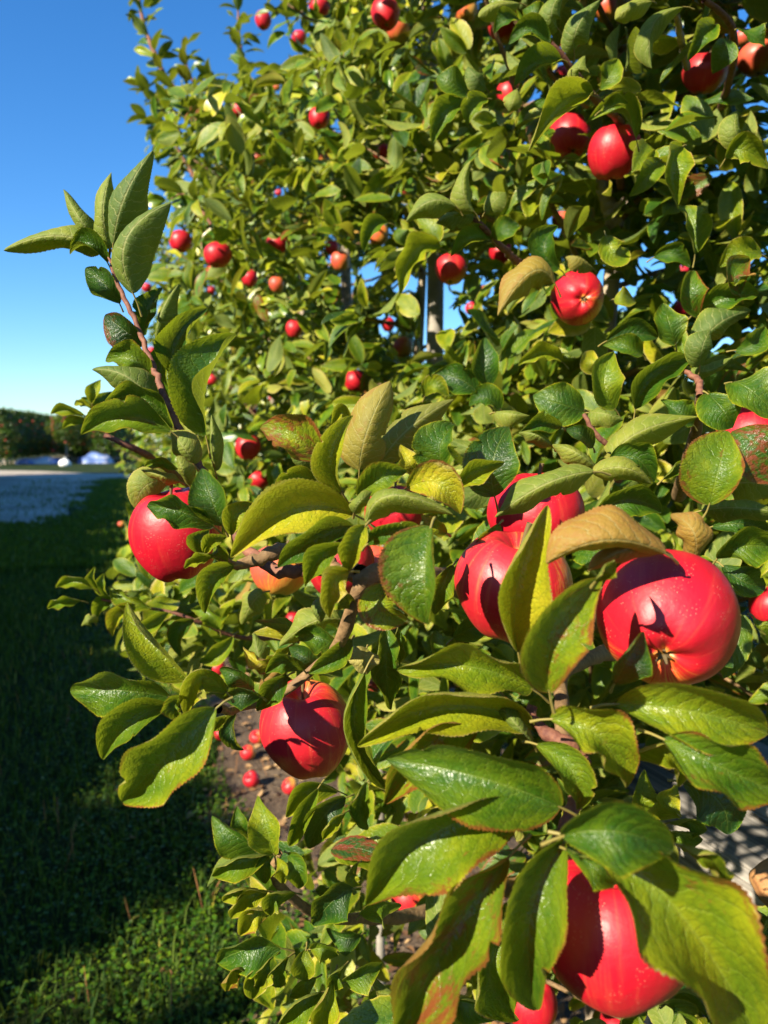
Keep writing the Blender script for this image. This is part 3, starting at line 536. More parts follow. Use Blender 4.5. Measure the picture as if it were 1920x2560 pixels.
 ('E', 1400, 2090, 1200, 1960, 1130, 1850, 80, 60, .62, .4, 0), ('E', 1240, 1900, 1380, 1830, 1480, 1860, 60, 60, .6, .3, 0),
 ('C', 440, 315, 470, 150, 605, -5, 62, 72, .75, .35, 0, 'u'), ('C', 362, 375, 200, 410, 62, 542, 55, 62, .80, .32, 0),
 ('C', 290, 285, 160, 200, 30, 280, 50, 62, .82, .28, 0), ('C', 340, 180, 300, 60, 390, -60, 50, 60, .82, .35, 0, 'u'),
 ('C', 250, 200, 190, 90, 120, 60, 60, 50, .85, .28, 0), ('C', 1130, 42, 940, 150, 930, 430, 48, 52, .80, .5, .1, 'u'),
 ('C', 935, 8, 810, 30, 698, 125, 42, 55, .82, .6, 0, 'u'), ('C', 1325, 155, 1230, 250, 1155, 385, 55, 52, .85, .3, 0),
 ('C', 1400, 245, 1370, 350, 1310, 465, 66, 66, .86, .2, 0), ('C', 1478, 180, 1560, 220, 1642, 292, 90, 62, .84, .25, 0),
 ('C', 560, 600, 360, 680, 150, 955, 60, 62, .80, .58, .1), ('C', 1120, 920, 1050, 1070, 1090, 1302, 75, 62, .80, .45, .15),
 ('C', 1390, 1000, 1500, 940, 1659, 1060, 50, 90, .8, .62, 0), ('C', 1500, 900, 1450, 800, 1470, 690, 60, 60, .8, .45, 0, 'u'),
 ('C', 1620, 1600, 1480, 1600, 1355, 1680, 60, 80, .82, .55, 0), ('C', 1480, 1850, 1450, 1720, 1545, 1625, 75, 90, .76, .42, .9),
 ('C', 320, 1780, 170, 1710, -40, 1985, 60, 100, .75, .62, .7, 'u'), ('C', 565, 1690, 470, 1620, 380, 1622, 60, 20, .82, .5, .6, 'u'),
 ('C', 1220, 1995, 1160, 1850, 1200, 1700, 72, 66, .77, .35, .6), ('C', 980, 1010, 900, 1110, 785, 1235, 60, 52, .82, .5, 0),
 ('C', 600, 700, 690, 660, 780, 650, 30, 30, .82, .6, 0), ('C', 830, 870, 720, 700, 520, 770, 40, 60, .84, .55, 0),
 ('C', 470, 480, 470, 420, 510, 350, 40, 60, .82, .5, 0, 'u'), ('C', 600, 560, 660, 480, 715, 370, 60, 60, .84, .4, 0),
 ('C', 880, 1090, 920, 1010, 945, 940, 25, 30, .85, .55, 0), ('C', 1200, 1600, 1180, 1400, 1090, 1300, 60, 60, .85, .42, 0),
 ('C', 640, 1480, 700, 1600, 780, 1560, 50, 80, .85, .5, 0), ('C', 350, 1690, 250, 1560, 340, 1420, 90, 30, .82, .18, 0),
 ('C', 690, 1880, 750, 1880, 830, 1900, 60, 50, .85, .62, 0), ('C', 940, 1620, 1060, 1600, 1170, 1680, 40, 60, .85, .3, 0),
 ('B', 1262, 1300, 1100, 1262, 942, 1395, 52, 62, .80, .5, .1, 'u'), ('B', 1372, 1330, 1300, 1180, 1352, 1008, 52, 50, .80, .5, 0, 'u'),
 ('B', 1370, 1360, 1250, 1350, 1130, 1400, 52, 40, .82, .35, 0, 'u'), ('B', 1482, 1512, 1350, 1500, 1222, 1612, 40, 52, .85, .3, 0),
 ('B', 1335, 602, 1220, 510, 1140, 480, 70, 62, .90, .32, 0), ('B', 1312, 652, 1180, 730, 1108, 905, 60, 62, .90, .35, 0),
 ('B', 1455, 620, 1350, 680, 1330, 795, 52, 50, .9, .45, 0), ('B', 1450, 560, 1380, 480, 1330, 420, 50, 50, .92, .3, 0, 'u'),
 ('B', 1160, 1560, 990, 1600, 900, 1862, 62, 60, 1.1, .7, .2), ('B', 830, 1400, 720, 1440, 680, 1585, 45, 45, 1.2, .35, 0),
 ('B', 1100, 1540, 1100, 1450, 1010, 1370, 60, 60, 1.1, .55, 0), ('B', 950, 1530, 910, 1480, 880, 1440, 40, 50, 1.2, .4, 0),
 ('B', 1440, 1330, 1500, 1260, 1570, 1210, 50, 60, .84, .5, 0, 'u'), ('B', 1490, 1500, 1560, 1440, 1659, 1420, 60, 60, .84, .3, 0),
 ('B', 1650, 120, 1560, 130, 1495, 210, 40, 50, .84, .3, 0), ('B', 1659, 20, 1500, 30, 1400, 110, 40, 50, .86, .55, 0, 'u'),
 ('B', 1640, 560, 1620, 620, 1590, 700, 44, 48, .84, .45, 0, 'u'),
 ('E', 560, 2000, 400, 1890, 240, 1880, 60, 60, .54, .3, 0), ('E', 600, 1900, 500, 2010, 330, 2120, 50, 60, .53, .45, 0), ('E', 300, 2100, 180, 2040, 60, 2120, 50, 50, .55, .25, 0),
 ('G', 1500, 60, 1400, -30, 1300, -60, 50, 50, .60, .2, 0), ('E', 620, 1700, 520, 1660, 420, 1720, 40, 50, .50, .5, 0),
 ('I', 330, 1010, 480, 900, 640, 830, 60, 60, .36, .3, 0), ('I', 380, 1060, 560, 1160, 700, 1280, 60, 70, .34, .25, 0),
 ('D', 900, 1610, 760, 1560, 650, 1480, 40, 36, .98, .5, 0), ('D', 1000, 1640, 880, 1720, 780, 1800, 34, 40, .98, .4, 0), ('D', 1150, 1680, 1060, 1760, 1070, 1900, 40, 40, 1.0, .15, .5),
 ('D', 800, 1590, 700, 1660, 670, 1780, 30, 40, .97, .72, .7), ('D', 1300, 1740, 1240, 1640, 1130, 1620, 44, 36, 1.02, .4, 0), ('D', 1380, 1780, 1300, 1880, 1180, 1930, 40, 44, 1.03, .5, 0),
]
#LEAVES_END
leaves = [hero_leaf(r_, i_) for i_, r_ in enumerate(LV)]
# ------------------------------------------------------------------ the pixel discs of the apples, kept clear of filler leaves
AP = []
for (c, x, y, aw, ah, kd, t1, t2, lab) in APPLES:
    px, py = crop(c, x, y); k = CR[c][2]; dia = .074; dd = dia * F / (aw / k)
    if kd == 'o' and dd > 1.5: dd *= .97
    AP.append((px, py, aw / k / 2, ah / k / 2, dd))
APC = [at(a_[0], a_[1], a_[4]) for a_ in AP]; BZ = float(at(1768, 2104, 1.18)[2])
XMIN_Y = np.array([-2000, 0, 70, 150, 175, 195, 205, 300, 500, 640, 800, 1000, 1100, 1200, 1500, 1690, 1735, 1760, 2085, 2100, 2700], float)
XMIN_X = np.array([760, 690, 715, 735, 600, 500, 372, 352, 358, 350, 345, 325, 285, 256, 268, 300, 470, 830, 830, 600, 560], float)
GAPS = [(1150, 700, 16, 26), (930, 690, 26, 24), (1010, 708, 42, 18), (1430, 420, 16, 10), (1690, 110, 12, 30), (1335, 255, 18, 18), (1545, 725, 20, 60), (1830, 420, 28, 10),
        (840, 320, 12, 22), (1645, 650, 16, 22), (1520, 60, 8, 30), (1130, 800, 22, 22), (1420, 40, 16, 30), (770, 690, 12, 10), (1350, 640, 12, 25), (1085, 770, 30, 130), (865, 730, 14, 60)]
def keep(P, ctr_extra=0.0, far=False):
    px, py, d = project(P)
    ok = (d > .25) | (d < -.2)
    infr = (d > .02) & (px > -250) & (px < 2170) & (py > -250) & (py < 2810)
    dmin = np.interp(py, [0, 500, 1000, 1300, 2000, 2560], [.95, .92, .80, .66, .60, .55])
    dmin = np.where((px < 1200) & (py < 1100), np.maximum(dmin, 1.35), dmin)
    dmin = np.where((px < 800) & (py < 1350), np.maximum(dmin, 1.7), dmin)
    dmin = np.where((px < 620) & (py > 1350) & (py < 2000), np.maximum(dmin, 1.15), dmin)
    ok &= ~(infr & (d < dmin))
    ok &= ~((d > 0) & (px < np.interp(py, XMIN_Y, XMIN_X)) & (px > -400))
    for (ax, ay, rw, rh, ad) in AP:
        ok &= ~((((px - ax) / (rw + 6)) ** 2 + ((py - ay) / (rh + 4)) ** 2 < (.80 if rw > 26 else 1.15)) & (d > 0) & (d < ad + .06))
    for (gx, gy, gw, gh) in GAPS:
        ok &= ~((((px - gx) / (gw + 3)) ** 2 + ((py - gy) / (gh + 3)) ** 2 < 1) & (d > 0))
    ok &= ~((d > 0) & (d < 1.7) & (px > 1745) & (py > 1975) & (py < 2275) & (px < 2100))
    for (ax, ay, rw, rh, ad), ac in zip(AP, APC):      # the large apples hang in the sun
        if rw > 24:
            q = P - ac; t_ = q @ SUNV; r_ = np.linalg.norm(q - t_[..., None] * SUNV, axis=-1); ok &= ~((t_ > 0) & (t_ < 1.3) & (r_ < .026))
    tb = (P[..., 2] - BZ) / SUNV[2]; hx, hy, _ = project(P - SUNV * tb[..., None]); ok &= ~((tb > 0) & (hx > 1690) & (hx < 2070) & (hy > 1930) & (hy < 2290) & (tb < 1.5))
    # the open soil seen under the low branches
    ok &= ~((d > 0) & (py > 1800) & (py < 2090) & (px > 500) & (px < 840) & infr)
    return ok
# ------------------------------------------------------------------ orchard row
def build_tree(base, H, seed, tier_of, nspur, label, group, masked=True, width=.62, name='apple_tree', trunk_r=.022, tall=True, empty=None, sepbr=False, leafmat=None, nbr=30, extra=None):
    R = np.random.default_rng(seed)
    t = thing(name, tuple(base), label, 'tree', group) if empty is None else empty
    base = np.asarray(base, float)
    wob = R.normal(0, .02, (6, 2)); zs = np.linspace(-.04, H, 6)
    tp = np.stack([base[0] + np.r_[0, wob[1:, 0]], base[1] + np.r_[0, wob[1:, 1]], base[2] + zs], 1)
    v, q, _, _ = tube(tp, np.linspace(trunk_r, .007, 6), 10, 0, .12)
    link('trunk', mesh_np('trunk', v, q, [M_TRUNK]), t)
    limbs = []; ga = R.random() * 6.28; sp_c = []; sp_d = []
    for b in range(nbr):
        f = (b + .5) / nbr; z0 = .55 + (H - .75) * f; ga += 2.4 + R.normal(0, .25)
        ln = (width * (1.15 - .35 * f) * R.uniform(.7, 1.15)); up = R.uniform(.0, .6) + .35 * f
        dirh = np.array([math.cos(ga), math.sin(ga), 0]); st = np.array([np.interp(z0, zs + base[2], tp[:, 0]), np.interp(z0, zs + base[2], tp[:, 1]), base[2] + z0])
        p1 = st + dirh * ln * .5 + np.array([0, 0, ln * up * .35]); p2 = st + dirh * ln + np.array([0, 0, ln * up])
        if masked and not keep(np.array([p1, p2, (p1 + p2) / 2])).all():
            if not keep(np.array([p1, (st + p1) / 2])).all(): continue
            p2 = p1 + (p2 - p1) * .15
        v, q, Pc, Tc = tube([st, p1, p2], [.009 - .004 * f, .006 - .002 * f, .0022], 6, .002)
        limbs.append((v, q))
        for k_ in range(max(2, int(nspur / nbr))):
            s_ = R.uniform(.15, 1.0) ** .8; p = Pc[int(s_ * (len(Pc) - 1))] + R.normal(0, .06, 3) * np.array([1, 1, 1.1])
            sp_c.append(p); sp_d.append(dirh * .8 + np.array([0, 0, .8]) + R.normal(0, .35, 3))
    for k_ in range(int(nspur * .06)):           # leafy shoots at the very top
        sp_c.append(tp[-1] + np.array([R.normal(0, .05), R.normal(0, .05), R.uniform(-.35, .06)])); sp_d.append(np.array([0, 0, 1.]) + R.normal(0, .4, 3))
    if limbs:
        if sepbr:
            for v, q in limbs: link('branch', mesh_np('branch', v, q, [M_BARK]), t)
        else:
            v, q = join(limbs); o = link('branches', mesh_np('branches', v, q, [M_BARK]), t)
    if extra is not None:                        # shoots that reach out towards the open alley
        for k_ in range(extra[0]):
            sp_c.append(rowpt(R.uniform(extra[1], extra[2]), R.uniform(.12, 1.5), R.uniform(.5, 2.75))); sp_d.append(np.array([-.5, -.3, .8]) + R.normal(0, .5, 3))
        if extra[0] == 1900:
            for k_ in range(260): sp_c.append(rowpt(R.uniform(1.05, 2.1), R.uniform(-.2, .4), R.uniform(.85, 1.25))); sp_d.append(np.array([-.6, -.2, .8]) + R.normal(0, .5, 3))
    sp_c = np.array(sp_c); sp_d = np.array(sp_d); sp_d /= np.linalg.norm(sp_d, axis=1)[:, None]
    kk = 6; Pb = np.repeat(sp_c, kk, 0); ax = np.repeat(sp_d, kk, 0); n_ = len(Pb)
    rd = R.normal(0, 1, (n_, 3)); rd -= ax * (rd * ax).sum(1)[:, None]; rd /= np.linalg.norm(rd, axis=1)[:, None]
    T = ax * R.uniform(-.1, .9, (n_, 1)) + rd; T[:, 2] -= R.uniform(0, .45, n_)
    T /= np.linalg.norm(T, axis=1)[:, None]
    Nn = np.array([0, 0, 1.]) * R.uniform(.1, 1.1, (n_, 1)) + SUNV * R.uniform(0, 1.1, (n_, 1)) + R.normal(0, .55, (n_, 3))
    flip = R.random(n_) < .16; Nn[flip] *= -1
    Pb = Pb + T * R.uniform(.008, .03, (n_, 1))
    L = R.normal(.072, .013, n_).clip(.035, .105)
    if masked:
        m_ = keep(Pb) & keep(Pb + T * L[:, None]) & keep(Pb + T * (L * .5)[:, None]); Pb, T, Nn, L = Pb[m_], T[m_], Nn[m_], L[m_]
    n_ = len(Pb)
    if not n_: return t
    hue = np.clip(R.normal(.42, .15, n_), .06, .85); yl = R.random(n_) < .05; hue[yl] = R.uniform(.65, .85, yl.sum())
    red = np.where(R.random(n_) < .06, R.uniform(.3, 1, n_), 0)
    _, _, dd = project(Pb); tiers = tier_of(dd)
    o_ = 0; VV = []; QQ = []; UU = []; TT = []
    for ti in np.unique(tiers):
        s_ = tiers == ti
        v, q, uv, tn = batch_leaves(Pb[s_], T[s_], Nn[s_], L[s_], L[s_] * R.uniform(.20, .28, s_.sum()), hue[s_], red[s_], int(ti), R)
        VV.append(v); QQ.append(q + o_); UU.append(uv); TT.append(tn); o_ += len(v)
    me = mesh_np('crown', np.vstack(VV), np.vstack(QQ), [leafmat or M_LEAFB], np.vstack(UU), np.vstack(TT))
    tag(link('crown', me, t), kind='stuff')
    return t
def tier(d): return np.where((d > 0) & (d < 1.7), 0, np.where((d > 0) & (d < 3.2), 1, 2))
LBL = ['near apple tree carrying the big foreground apples, its trunk just out of frame', 'apple tree with the pale forked trunk behind the upper right pair of apples',
       'apple tree trained up the thick grey stake', 'apple tree whose pale trunk shows left of the grey stake', 'apple tree with the dark upper trunk, next beyond the pale trunk',
       'apple tree whose leafy tip stands highest against the sky at the left', 'seventh apple tree along the row, two past the one with the highest tip']
G_ROW = 'apple trees trained along the near row'
trees = []
ALONG = [.32, 1.42, 2.55, 3.5, 4.5, 5.6, 6.7]
for i, al in enumerate(ALONG):
    H = [3.0, 3.6, 3.6, 3.4, 3.5, 3.6, 3.4][i]
    b = rowpt(al, .93 + (.04 if i else .12))
    big = i < 3
    trees.append(build_tree(b, H, 40 + i, tier, [900, 1500, 1700, 1600, 1800, 1800, 1400][i], LBL[i], G_ROW, leafmat=M_LEAF if i < 2 else M_LEAFB, extra=[(520, .1, 1.2), (1900, .9, 2.6), (700, 1.8, 3.), None, None, None, None][i], trunk_r=.024 if i else .03, sepbr=i < 3, width=.62 if i < 2 else (.88 if i < 3 else .98), nbr=44))
near, second = trees[0], trees[1]
for j in range(7):
    al = 7.8 + 1.15 * j
    build_tree(rowpt(al, .95), 3.2 + .1 * math.sin(j * 2.1), 90 + j, lambda d: np.full(d.shape, 3), 620, 'apple tree in the distant end of the near row', G_ROW, width=.86, nbr=30)
# hero leaves: the largest hundred on each of the two front trees are parts, the rest one foliage part
for tr, sel in ((near, [q for q in leaves if q['d'] < .555]), (second, [q for q in leaves if q['d'] >= .555])):
    sel.sort(key=lambda q: -q['size'])
    for q in sel[:96]: link('leaf', mesh_np('leaf', q['V'], q['Q'], [M_LEAF, M_PET], q['UV'], q['tint'], midx=q['mi']), tr)
    rest = sel[96:]
    if rest:
        V = np.vstack([q['V'] for q in rest]); off = np.cumsum([0] + [len(q['V']) for q in rest[:-1]])
        Q = np.vstack([q['Q'] + o for q, o in zip(rest, off)])
        me = mesh_np('foliage', V, Q, [M_LEAF, M_PET], np.vstack([q['UV'] for q in rest]), np.vstack([q['tint'] for q in rest]), midx=np.concatenate([q['mi'] for q in rest]))
        tag(link('foliage', me, tr), kind='stuff')
# ------------------------------------------------------------------ limbs traced in space: (crop, x, y, distance, radius)
def limb(pts, mat_, tree, knots=.12, name='branch', jit=.0006):
    P = [at(*crop(c, x, y), d) for (c, x, y, d, r) in pts]
    v, q, _, _ = tube(P, [p[4] for p in pts], 12, jit, knots); link(name, mesh_np(name, v, q, [mat_]), tree)
limb([('E', 420, 1470, .56, .0045), ('D', 1640, 1400, .56, .0045), ('D', 1420, 1230, .585, .0036), ('D', 1185, 775, .60, .0030), ('D', 1050, 520, .62, .0028), ('D', 960, 320, .63, .0026), ('D', 900, 170, .64, .0023), ('D', 850, 20, .65, .0021),
      ('A', 790, 1870, .655, .002), ('A', 720, 1740, .66, .0019), ('A', 660, 1580, .66, .0015), ('A', 650, 1450, .66, .0010)], M_TWIG, second, .15)
limb([('F', 1200, 1900, 1.2, .017), ('E', 1500, 1620, .80, .012), ('E', 1000, 1500, .57, .0075), ('E', 800, 1480, .50, .0062), ('E', 660, 1475, .495, .0058), ('E', 610, 1530, .495, .005), ('E', 612, 1640, .50, .0044), ('E', 592, 1800, .505, .0042),
      ('E', 545, 1920, .52, .0042), ('E', 430, 2060, .56, .0036), ('G', 1600, 130, .57, .0026), ('G', 1400, 180, .54, .0024), ('G', 1290, 172, .48, .0026)], M_BARK, near, .25, jit=.0009)
limb([('E', 660, 1490, .50, .005), ('E', 520, 1480, .53, .005), ('E', 340, 1380, .54, .0058), ('E', 150, 1340, .545, .005), ('D', 1400, 1365, .53, .003), ('D', 1290, 1310, .51, .0016)], M_BARK, near, .3, jit=.0009)
limb([('E', 330, 1390, .54, .006), ('E', 440, 1310, .53, .005), ('E', 530, 1270, .52, .0045)], M_BARK, near, .3)
limb([('I', 350, 1020, .385, .0035), ('I', 430, 820, .40, .0035), ('I', 500, 620, .41, .0032), ('I', 505, 440, .415, .0035), ('I', 380, 400, .41, .0042), ('I', 250, 330, .42, .003), ('I', 150, 180, .43, .0022)], M_TWIG, near, .3)
limb([('I', 380, 400, .412, .004), ('I', 350, 150, .44, .004), ('I', 345, -60, .50, .0045), ('F', 600, 2000, .62, .006), ('F', 1100, 1900, .95, .01)], M_BARK, near, .2)
limb([('F', 1230, 380, .62, .0028), ('F', 1225, 280, .64, .0026), ('F', 1110, 200, .66, .0018)], M_TWIG, second)
limb([('F', 1230, 380, .62, .0028), ('F', 1200, 620, .68, .005), ('F', 1100, 1000, .85, .008)], M_BARK, second)
limb([('F', 500, 490, .61, .0016), ('F', 560, 600, .61, .002), ('F', 690, 720, .62, .0024), ('F', 720, 900, .68, .004)], M_TWIG, second)
limb([('C', 290, 270, .90, .0028), ('C', 420, 430, .92, .0036), ('C', 510, 560, .95, .0042), ('C', 640, 680, 1.0, .0044), ('C', 740, 765, 1.14, .005), ('C', 730, 1200, 1.5, .007)], M_TWIG, second, .2)
limb([('C', 590, 1090, 1.46, .009), ('C', 625, 1180, 1.48, .012), ('C', 670, 1300, 1.5, .0155), ('C', 700, 1450, 1.5, .015)], M_TRUNK, second, .2, jit=.001)
limb([('C', 760, 1260, 1.45, .006), ('C', 700, 1310, 1.49, .009), ('C', 660, 1420, 1.5, .01)], M_TRUNK, second, .1)
limb([('C', 1255, 0, .84, .0028), ('C', 1400, 85, .86, .0034), ('C', 1450, 200, .90, .0038), ('C', 1440, 420, 1.0, .0045), ('C', 1300, 900, 1.5, .006)], M_TWIG, second, .2)
limb([('C', 1080, 80, .9, .0035), ('C', 1110, 240, .95, .004), ('C', 1150, 420, 1.1, .005)], M_TRUNK, second)
limb([('B', 1370, 1370, .83, .003), ('B', 1450, 1470, .84, .0034), ('B', 1560, 1570, .9, .004), ('B', 1750, 1750, 1.2, .006)], M_TWIG, second)
limb([('B', 380, 460, 2.3, .005), ('B', 480, 600, 2.35, .007), ('B', 620, 770, 2.4, .009), ('B', 760, 960, 2.5, .011)], M_TRUNK, trees[2])
limb([('B', 570, 390, 2.3, .005), ('B', 660, 580, 2.4, .007), ('B', 760, 800, 2.5, .009)], M_TRUNK, trees[2])
limb([('G', 1659, 1020, .62, .002), ('H', 20, 1150, .62, .003), ('H', 150, 1330, .64, .0035), ('H', 400, 1500, .70, .004), ('H', 900, 1500, .95, .007), ('I', 700, 1100, 1.2, .012)], M_BARK, near, .2)
limb([('I', 2000, 1100, .74, .022), ('I', 1720, 1290, .70, .022), ('I', 1655, 1332, .70, .0215), ('I', 1625, 1350, .70, .019), ('I', 1608, 1360, .70, .013), ('I', 1600, 1365, .70, .003)], M_STUB, near, .0, jit=0)
limb([('E', 700, 1950, 1.25, .006), ('E', 150, 1900, 1.1, .004), ('D', 1400, 1790, 1.05, .0028), ('D', 1100, 1660, 1.0, .0022), ('D', 900, 1610, 1.0, .0018), ('D', 600, 1560, .97, .0016)], M_TWIG, second)
limb([('D', 620, 590, .93, .003), ('D', 720, 640, .93, .0035), ('D', 850, 690, .95, .004), ('D', 1150, 900, 1.2, .006)], M_TWIG, second)
# ------------------------------------------------------------------ long leafy shoots against the sky
def shoot(pts, n_, L0, tree, seed, r0=.004, spread=1.0, m_=M_LEAFB, tr_=0):
    R = np.random.default_rng(seed); P = np.array([at(*crop(c, x, y), d) for (c, x, y, d) in pts])
    v, q, Pc, Tc = tube(P, np.linspace(r0, r0 * .35, len(P)), 7, .0008, .15)
    link('shoot', mesh_np('shoot', v, q, [M_TWIG]), tree)
    idx = (np.linspace(.02, 1, n_) ** .95 * (len(Pc) - 1)).astype(int); base = Pc[idx]; tg = Tc[idx]
    a = np.arange(n_) * 2.4 + R.normal(0, .3, n_); side = RX * np.cos(a)[:, None] + RZ * np.sin(a)[:, None] * .8
    T = tg * R.uniform(.3, .9, (n_, 1)) + side * spread; T /= np.linalg.norm(T, axis=1)[:, None]
    Nn = tg * .8 + SUNV * .7 + R.normal(0, .35, (n_, 3)); L = L0 * R.uniform(.65, 1.2, n_)
    hue = np.clip(R.normal(.36, .13, n_), .1, .8)
    v, q, uv, tn = batch_leaves(base + T * .012, T, Nn, L, L * .28, hue, np.where(R.random(n_) < .1, .6, 0), tr_, R)
    tag(link('shoot_leaves', mesh_np('shoot_leaves', v, q, [m_], uv, tn), tree), kind='stuff')
T5, T4, T3 = trees[5], trees[4], trees[3]
shoot([('A', 1330, 850, 3.5), ('A', 1200, 720, 3.4), ('A', 1080, 580, 3.3), ('A', 980, 460, 3.3), ('A', 900, 280, 3.3), ('A', 850, 150, 3.3), ('A', 820, -20, 3.3), ('A', 800, -90, 3.3)], 40, .10, T5, 3, .014)
shoot([('A', 1540, 600, 3.4), ('A', 1460, 430, 3.3), ('A', 1420, 250, 3.3), ('A', 1410, 60, 3.3)], 26, .085, T4, 4, .010)
shoot([('A', 1120, 700, 3.6), ('A', 1000, 640, 3.5), ('A', 900, 560, 3.5), ('A', 820, 480, 3.5)], 26, .09, T5, 5, .007)
shoot([('A', 1150, 1050, 3.2), ('A', 1060, 900, 3.2), ('A', 1000, 760, 3.2), ('A', 880, 700, 3.2)], 28, .09, T5, 6, .008)
shoot([('A', 1350, 560, 3.3), ('A', 1280, 500, 3.3), ('A', 1240, 440, 3.3)], 16, .08, T4, 7, .007)
shoot([('A', 1150, 500, 3.3), ('A', 1110, 400, 3.3), ('A', 1080, 290, 3.3)], 14, .09, T5, 8, .006)
shoot([('A', 1250, 1330, 1.9), ('A', 1180, 1220, 1.9), ('A', 1080, 1140, 1.9), ('A', 1010, 1180, 1.9)], 10, .08, T3, 9, .004)
shoot([('B', 330, -80, 2.8), ('B', 240, 10, 2.8), ('B', 150, 80, 2.8), ('B', 60, 60, 2.8)], 9, .08, T4, 12, .004)
shoot([('B', 420, -100, 2.6), ('B', 300, 60, 2.6), ('B', 230, 150, 2.6), ('B', 190, 230, 2.6)], 14, .085, T4, 13, .004)
shoot([('B', 720, 960, 2.2), ('B', 640, 760, 2.2), ('B', 540, 700, 2.2)], 12, .08, T3, 10, .004)
# ------------------------------------------------------------------ apples
def apple_mesh(seed, hi, mat_, wide=1.0, taper=.0):
    R = np.random.default_rng(seed); nt_, nr_ = (64, 40) if hi else (28, 18)
    r = .037; th = np.linspace(0, np.pi, nr_ + 1); ph = np.linspace(0, 2 * np.pi, nt_, endpoint=False)
    lob = R.uniform(.006, .015); p0 = R.random(3) * 6.28
    V = []
    for t_ in th:
        rr = r * np.sin(t_) ** .92; z = r * np.cos(t_) * .98
        rr *= 1 + .06 * np.cos(t_) - taper * max(0, -np.cos(t_)) ** 1.0
        e = math.exp(-(rr / (r * .30)) ** 2)
        z += (-.40 if z > 0 else .24) * r * e
        k = abs(math.cos(t_)) ** 2 * (1 if t_ > 1.57 else .6)
        ring = rr * (1 + lob * k * 2.2 * np.cos(5 * ph + p0[0]) + .018 * np.cos(2 * ph + p0[1]) + .012 * np.cos(3 * ph + p0[2]))
        zz = z + (.0011 * np.cos(5 * ph + p0[0]) * (-1 if t_ > 1.57 else 1) * k) + .0012 * np.cos(ph + p0[1])
        V.append(np.stack([ring * np.cos(ph), ring * np.sin(ph), zz], 1))
    V = np.vstack(V); i = np.arange(nr_)[:, None] * nt_; j = np.arange(nt_)[None]; j2 = (j + 1) % nt_
    Q = np.stack([i + j, i + nt_ + j, i + nt_ + j2, i + j2], -1).reshape(-1, 4)
    return mesh_np('apple_skin', V, Q, [mat_])
sv, sq, _, _ = tube([(0, 0, .016), (.001, 0, .028), (.004, .001, .044)], [.0013, .0011, .0019], 7)
ME_STEM = mesh_np('stem', sv, sq, [M_STEM])
cal = []
for a in range(5):
    th = a * 2 * math.pi / 5; c_, s_ = math.cos(th), math.sin(th)
    cal.append((np.array([[.0015 * -s_, .0015 * c_, -.0285], [.0015 * s_, -.0015 * c_, -.0285], [.0042 * c_ + .0006 * s_, .0042 * s_ - .0006 * c_, -.0322], [.0042 * c_ - .0006 * s_, .0042 * s_ + .0006 * c_, -.0322]]), np.array([[0, 1, 2, 3]])))
cv, cq = join(cal); cyl, cylq, _, _ = tube([(0, 0, -.027), (0, 0, -.0295)], [.0028, .0024], 10); cv, cq = join([(cv, cq), (cyl, cylq)])
ME_CAL = mesh_np('calyx', cv, cq, [M_CAL])
AM = {}
for kd in 'rpo':
    for s_ in range(3): AM[(kd, s_, 1)] = apple_mesh(s_ + 3, True, M_AP[kd], taper=[.10, .04, .16][s_]); AM[(kd, s_, 0)] = apple_mesh(s_ + 3, False, M_AP[kd], taper=[.10, .04, .16][s_])
def place_apple(loc, scale, eul, kd, var, hi, label, group, parts=True):
    rot = eul
    if parts:
        t = thing('apple', tuple(loc), label, 'apple', group); t.rotation_euler = rot; t.scale = scale
        for nm, me in (('skin', AM[(kd, var, hi)]), ('stem', ME_STEM), ('calyx', ME_CAL)):
            o = bpy.data.objects.new(nm, me); C.objects.link(o); o.parent = t
    else:
        o = bpy.data.objects.new('apple', AM[(kd, var, hi)]); C.objects.link(o); o.location = tuple(loc); o.rotation_euler = rot; o.scale = scale
        tag(o, label, 'apple', group)
for i, (c, x, y, aw, ah, kd, lean, face, lab) in enumerate(APPLES):
    px, py, rw, rh, dd = AP[i]; R = np.random.default_rng(500 + i)
    loc = at(px, py, dd)
    var = 2 if lab.startswith('tapering') else (1 if i in (0, 1) else i % 3)
    sc = 1.0; sz = min(1.12, max(.9, rh / rw)) if abs(face) < 40 else 1.0
    if i == 5: sz = 1.12
    # face: positive leans the stem end to the camera, negative turns the eye to the camera
    eul = Matrix.Rotation(math.radians(lean if lean else R.uniform(-10, 10)), 4, 'Y') @ Matrix.Rotation(math.radians(face if face else R.uniform(-14, 10)), 4, 'X')
    eul = (eul @ Matrix.Rotation(R.uniform(-.35, .35), 4, 'Z')).to_euler()
    place_apple(loc, (sc, sc, sz), eul, kd, var, 1 if rw > 50 else 0, lab, 'apples hanging in the trees', parts=rw > 12)
def ground_at(px, py, z=0.0):
    v = at(px, py, 1.0) - CAM; s = (z - CAMH) / v[2]; return CAM + v * s
for i, (px, py, kd, lab) in enumerate(FALLEN):
    p = ground_at(px, py, .036); place_apple(p, (.97, .97, .97), (random.uniform(.2, .9), random.uniform(-.6, .6), random.uniform(-.6, .6)), 'r' if kd != 'o' else 'p', i % 3, 0, lab, 'fallen apples on the soil')
